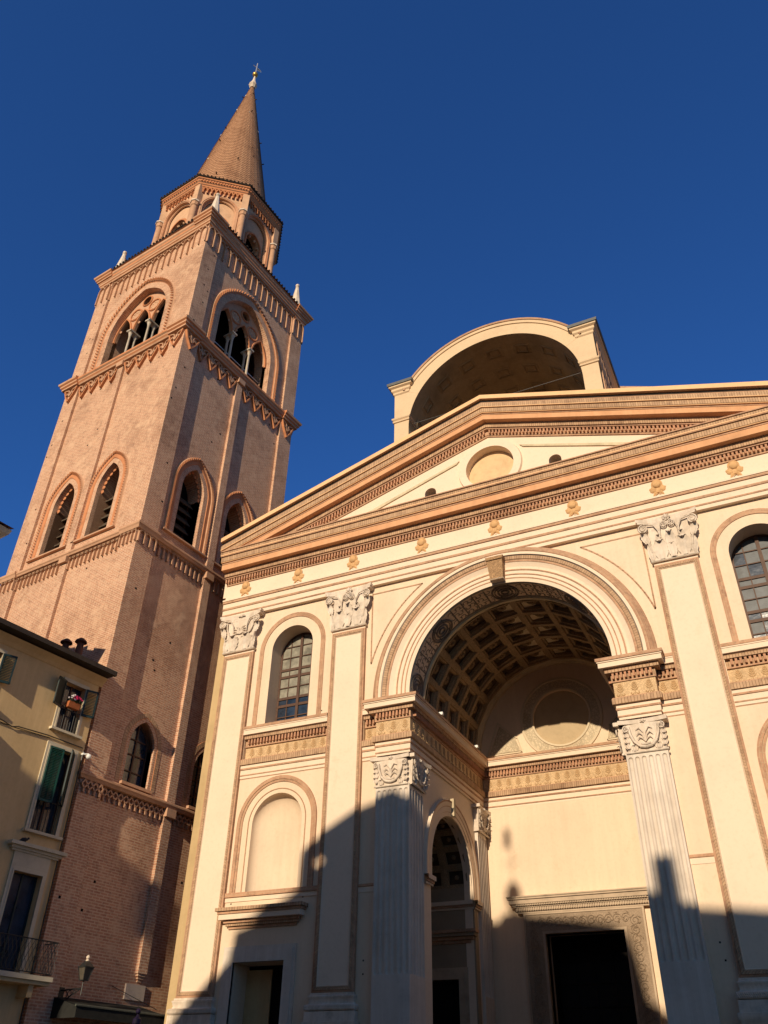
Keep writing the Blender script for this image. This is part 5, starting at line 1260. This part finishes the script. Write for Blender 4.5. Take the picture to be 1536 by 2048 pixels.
# flower box
fb = empty('flower_box', FR(-1.05, .09, 12.28), HT, 'terracotta planter of pink and white flowers hung at the top window', 'planter')
mb = MB(); 
mb.sweep([(V((-.22, 0, 0)), V((0, -1, 0)), UP), (V((.22, 0, 0)), V((0, -1, 0)), UP)], [(-.08, 0), (.08, 0), (.11, .18), (.12, .20), (-.12, .20), (-.08, 0)], ['pot']*5, caps='pot'); mb.build('pot', fb)
mb = MB(); random.seed(9)
for j in range(60): p = V((random.uniform(-.24, .24), random.uniform(-.14, .1), random.uniform(.18, .34))); d = V((random.uniform(-1, 1), random.uniform(-1, 1), random.uniform(-.3, 1))).normalized()*.05; e = V((d.y, -d.x, .02)); mb.face([p-d, p+e*.5, p+d, p-e*.5], 'leafg')
mb.build('leaves', fb)
for nm, kk, n, xs_ in (('pink_blossom', 'pink', 16, (-.06, .24)), ('white_blossom', 'petal', 9, (-.25, 0))):
    mb = MB()
    for j in range(n): mb.ball((random.uniform(*xs_), random.uniform(-.16, .05), random.uniform(.28, .42)), .034, kk, 6, (1, 1, .7))
    mb.build('blossom', fb)
# bird on the window hood
bd = MB(); bd.tube([(-.16, 0, .02), (-.08, 0, .07), (.02, 0, .09), (.10, 0, .10)], [.015, .05, .06, .03], 'pigeon', 8); bd.ball((.12, 0, .14), .035, 'pigeon', 8); bd.tube([(.14, 0, .14), (.18, 0, .13)], [.01, .004], 'pigeon', 5); bd.box(-.02, .0, -.01, .01, 0, .04, 'pigeon'); bd.box(.03, .05, -.01, .01, 0, .04, 'pigeon')
tag(bd.build('pigeon', None, True, loc=FR(-1.55, .10, 7.88), rot=HT), 'dark pigeon resting on the stone window hood above the balcony', 'bird')

# taller neighbouring house (only the tip of its eaves is in view)
nb_ = empty('neighbour_house', FR(-5.52, 0, 0), HT, 'taller house whose pale roof cornice just shows at the left edge', 'house')
mb = MB(); mb.box(-13, -.25, 0, 9, 0, 16.2, 'weather')
for i in range(3):
    for j in range(3): mb.box(-3.2-i*3, -2.2-i*3, -.02, .01, 5+j*3.6, 6.8+j*3.6, 'greend')
mb.build('wall', nb_)
mb = MB(); mb.sweep([(V((-13, 9, 0)), V((-1, 0, 0)), UP), (V((-13, 0, 0)), V((-1, -1, 0)), UP), (V((-.25, 0, 0)), V((1, -1, 0)), UP), (V((-.25, 9, 0)), V((1, 0, 0)), UP)], [(0, 16.1), (.1, 16.15), (.18, 16.32), (.3, 16.42), (.3, 16.55), (.45, 16.7), (.5, 16.86), (0, 16.9)], ['housetrim']*7); mb.build('cornice', nb_)
mb = MB(); mb.face([(-13.5, -.6, 16.9), (.25, -.6, 16.9), (.25, 4.5, 18.5), (-13.5, 4.5, 18.5)], 'rooftile'); mb.face([(-13.5, 4.5, 18.5), (.25, 4.5, 18.5), (.25, 9.6, 16.9), (-13.5, 9.6, 16.9)], 'rooftile'); mb.face([(0.2, -.5, 16.88), (.2, 4.5, 18.45), (.2, 9.5, 16.88)], 'weather')
mb.box(-1.2, -.9, 1.2, 1.5, 16.5, 18.0, 'flue'); mb.box(-.4, -.1, .6, .9, 16.5, 17.6, 'flue'); mb.build('roof', nb_)

# ================================================================ small things on the church
def spot(name, loc, label, grp, rz=0):
    e = empty(name, loc, rz, label, 'floodlight', grp)
    mb = MB(); mb.box(-.09, .09, -.06, .06, .10, .20, 'white'); mb.build('lamp_body', e)
    mb = MB(); mb.box(-.015, .015, -.015, .015, 0, .11, 'iron'); mb.box(-.07, .07, -.04, .04, 0, .02, 'iron'); mb.build('stand', e); return e
G = 'floodlights on the church ledges'
spot('floodlight', (-3.12, 2.0, 12.92), 'white floodlight on the portico ledge nearest the front of the arch', G)
spot('floodlight', (-3.12, 5.6, 12.92), 'small floodlight on the portico ledge deep inside near the back wall', G)
spot('floodlight', (2.66, .0, 20.95), 'white floodlight in the small arched opening right of the pediment roundel', G)
# statue-like finial of a signpost in front of the corner pilaster base
sg_ = empty('signpost', (-11.55, -1.6, 0), 0, 'dark purple post finial in front of the corner pilaster base', 'signpost')
mb = MB(); mb.tube([(0, 0, 0), (0, 0, 3.62)], .04, 'purple', 8); mb.box(-.2, .2, -.2, .2, 0, .06, 'purple'); mb.build('post', sg_)
mb = MB(); mb.lathe((0, 0, 0), [(.13, 3.5), (.12, 3.62), (.05, 3.69), (.035, 3.74)], 'purple', 12); mb.ball((0, 0, 3.82), .075, 'purple', 12); mb.build('finial', sg_, True)

# ================================================================ buildings across the square (they cast the shadows)
YO = -35.0; DX, DZ = 0.045*35, 0.350*35
def occ(name, pts, label, y1=-39.0, cat='house', extra=None):
    e = empty(name, (0, 0, 0), 0, label, cat)
    P_ = [(x+DX, z+DZ) for x, z in pts]; xa, xb = P_[0][0], P_[-1][0]
    loop = [(xa, 0)]+P_+[(xb, 0)]
    mb = MB(); mb.plate(loop, extra or [], lambda s, o, z: V((s, YO+o, z)), -(YO-y1), 0, 'opp'); mb.build('wall', e)
    mb = MB()
    n = max(1, int((xb-xa)/2.6))
    for i in range(n):
        for j in range(4):
            x = xa+(xb-xa)*(i+.5)/n; z = 2.2+j*3.1
            if z+1.8 < min(P_[0][1], P_[-1][1])-1: mb.box(x-.5, x+.5, YO-.02, YO+.04, z, z+1.7, 'greend')
    mb.build('shutters', e); return e
e = occ('opposite_house', [(-30, 7.75), (-13.22, 7.75)], 'rendered house on the far side of the square left of the lane')
mb = MB(); mb.box(-30+DX, -12.93+DX, YO-2, YO+.2, 6.68+DZ, 7.75+DZ, 'opp'); mb.build('eave', e)
hole = [(-6.62+DX+.26*math.cos(2*PI*j/14), 8.12+DZ+.26*math.sin(2*PI*j/14)) for j in range(14)]
e = occ('opposite_palace', [(-11.6, 3.4), (-11.1, 4.0), (-10.36, 4.75), (-9.62, 5.30), (-9.60, 6.15), (-8.9, 6.35), (-8.0, 6.93), (-7.36, 7.25), (-7.34, 8.42), (-6.71, 8.80), (-5.22, 9.56), (-4.01, 9.88), (-3.54, 9.62), (-2.78, 9.55), (-2.55, 9.82), (-1.72, 9.82), (-1.65, 9.62), (.03, 9.40), (1.3, 9.18), (1.78, 8.8), (1.95, 8.2), (2.12, 6.9), (3.2, 6.35), (3.68, 6.30), (3.69, 7.18), (4.24, 7.18), (4.25, 6.02), (6.2, 5.75), (20, 5.3)], 'rendered palace with stepped gable and chimneys across the square', y1=-35.9, extra=[hole])
fx = empty('roof_finial', (-2.13+DX, YO-.4, 0), 0, 'ball finial with weather vane on the gable across the square', 'finial')
mb = MB(); mb.ball((0, 0, 10.50+DZ), .46, 'opp', 14, (.66, .66, 1.05)); mb.tube([(0, 0, 9.7+DZ), (0, 0, 10.2+DZ)], .1, 'opp', 6); mb.build('ball', fx, True)
mb = MB(); mb.tube([(0, 0, 10.8+DZ), (0, 0, 12.9+DZ)], .02, 'iron', 5); mb.plate([(-.25, 12.2+DZ), (.0, 12.15+DZ), (.0, 12.8+DZ), (-.2, 12.9+DZ)], [], lambda s, o, z: V((s, o, z)), -.02, .02, 'iron')
mb.tube([(-.35, 0, 11.6+DZ), (.35, 0, 11.7+DZ)], .02, 'iron', 5); mb.build('vane', fx)
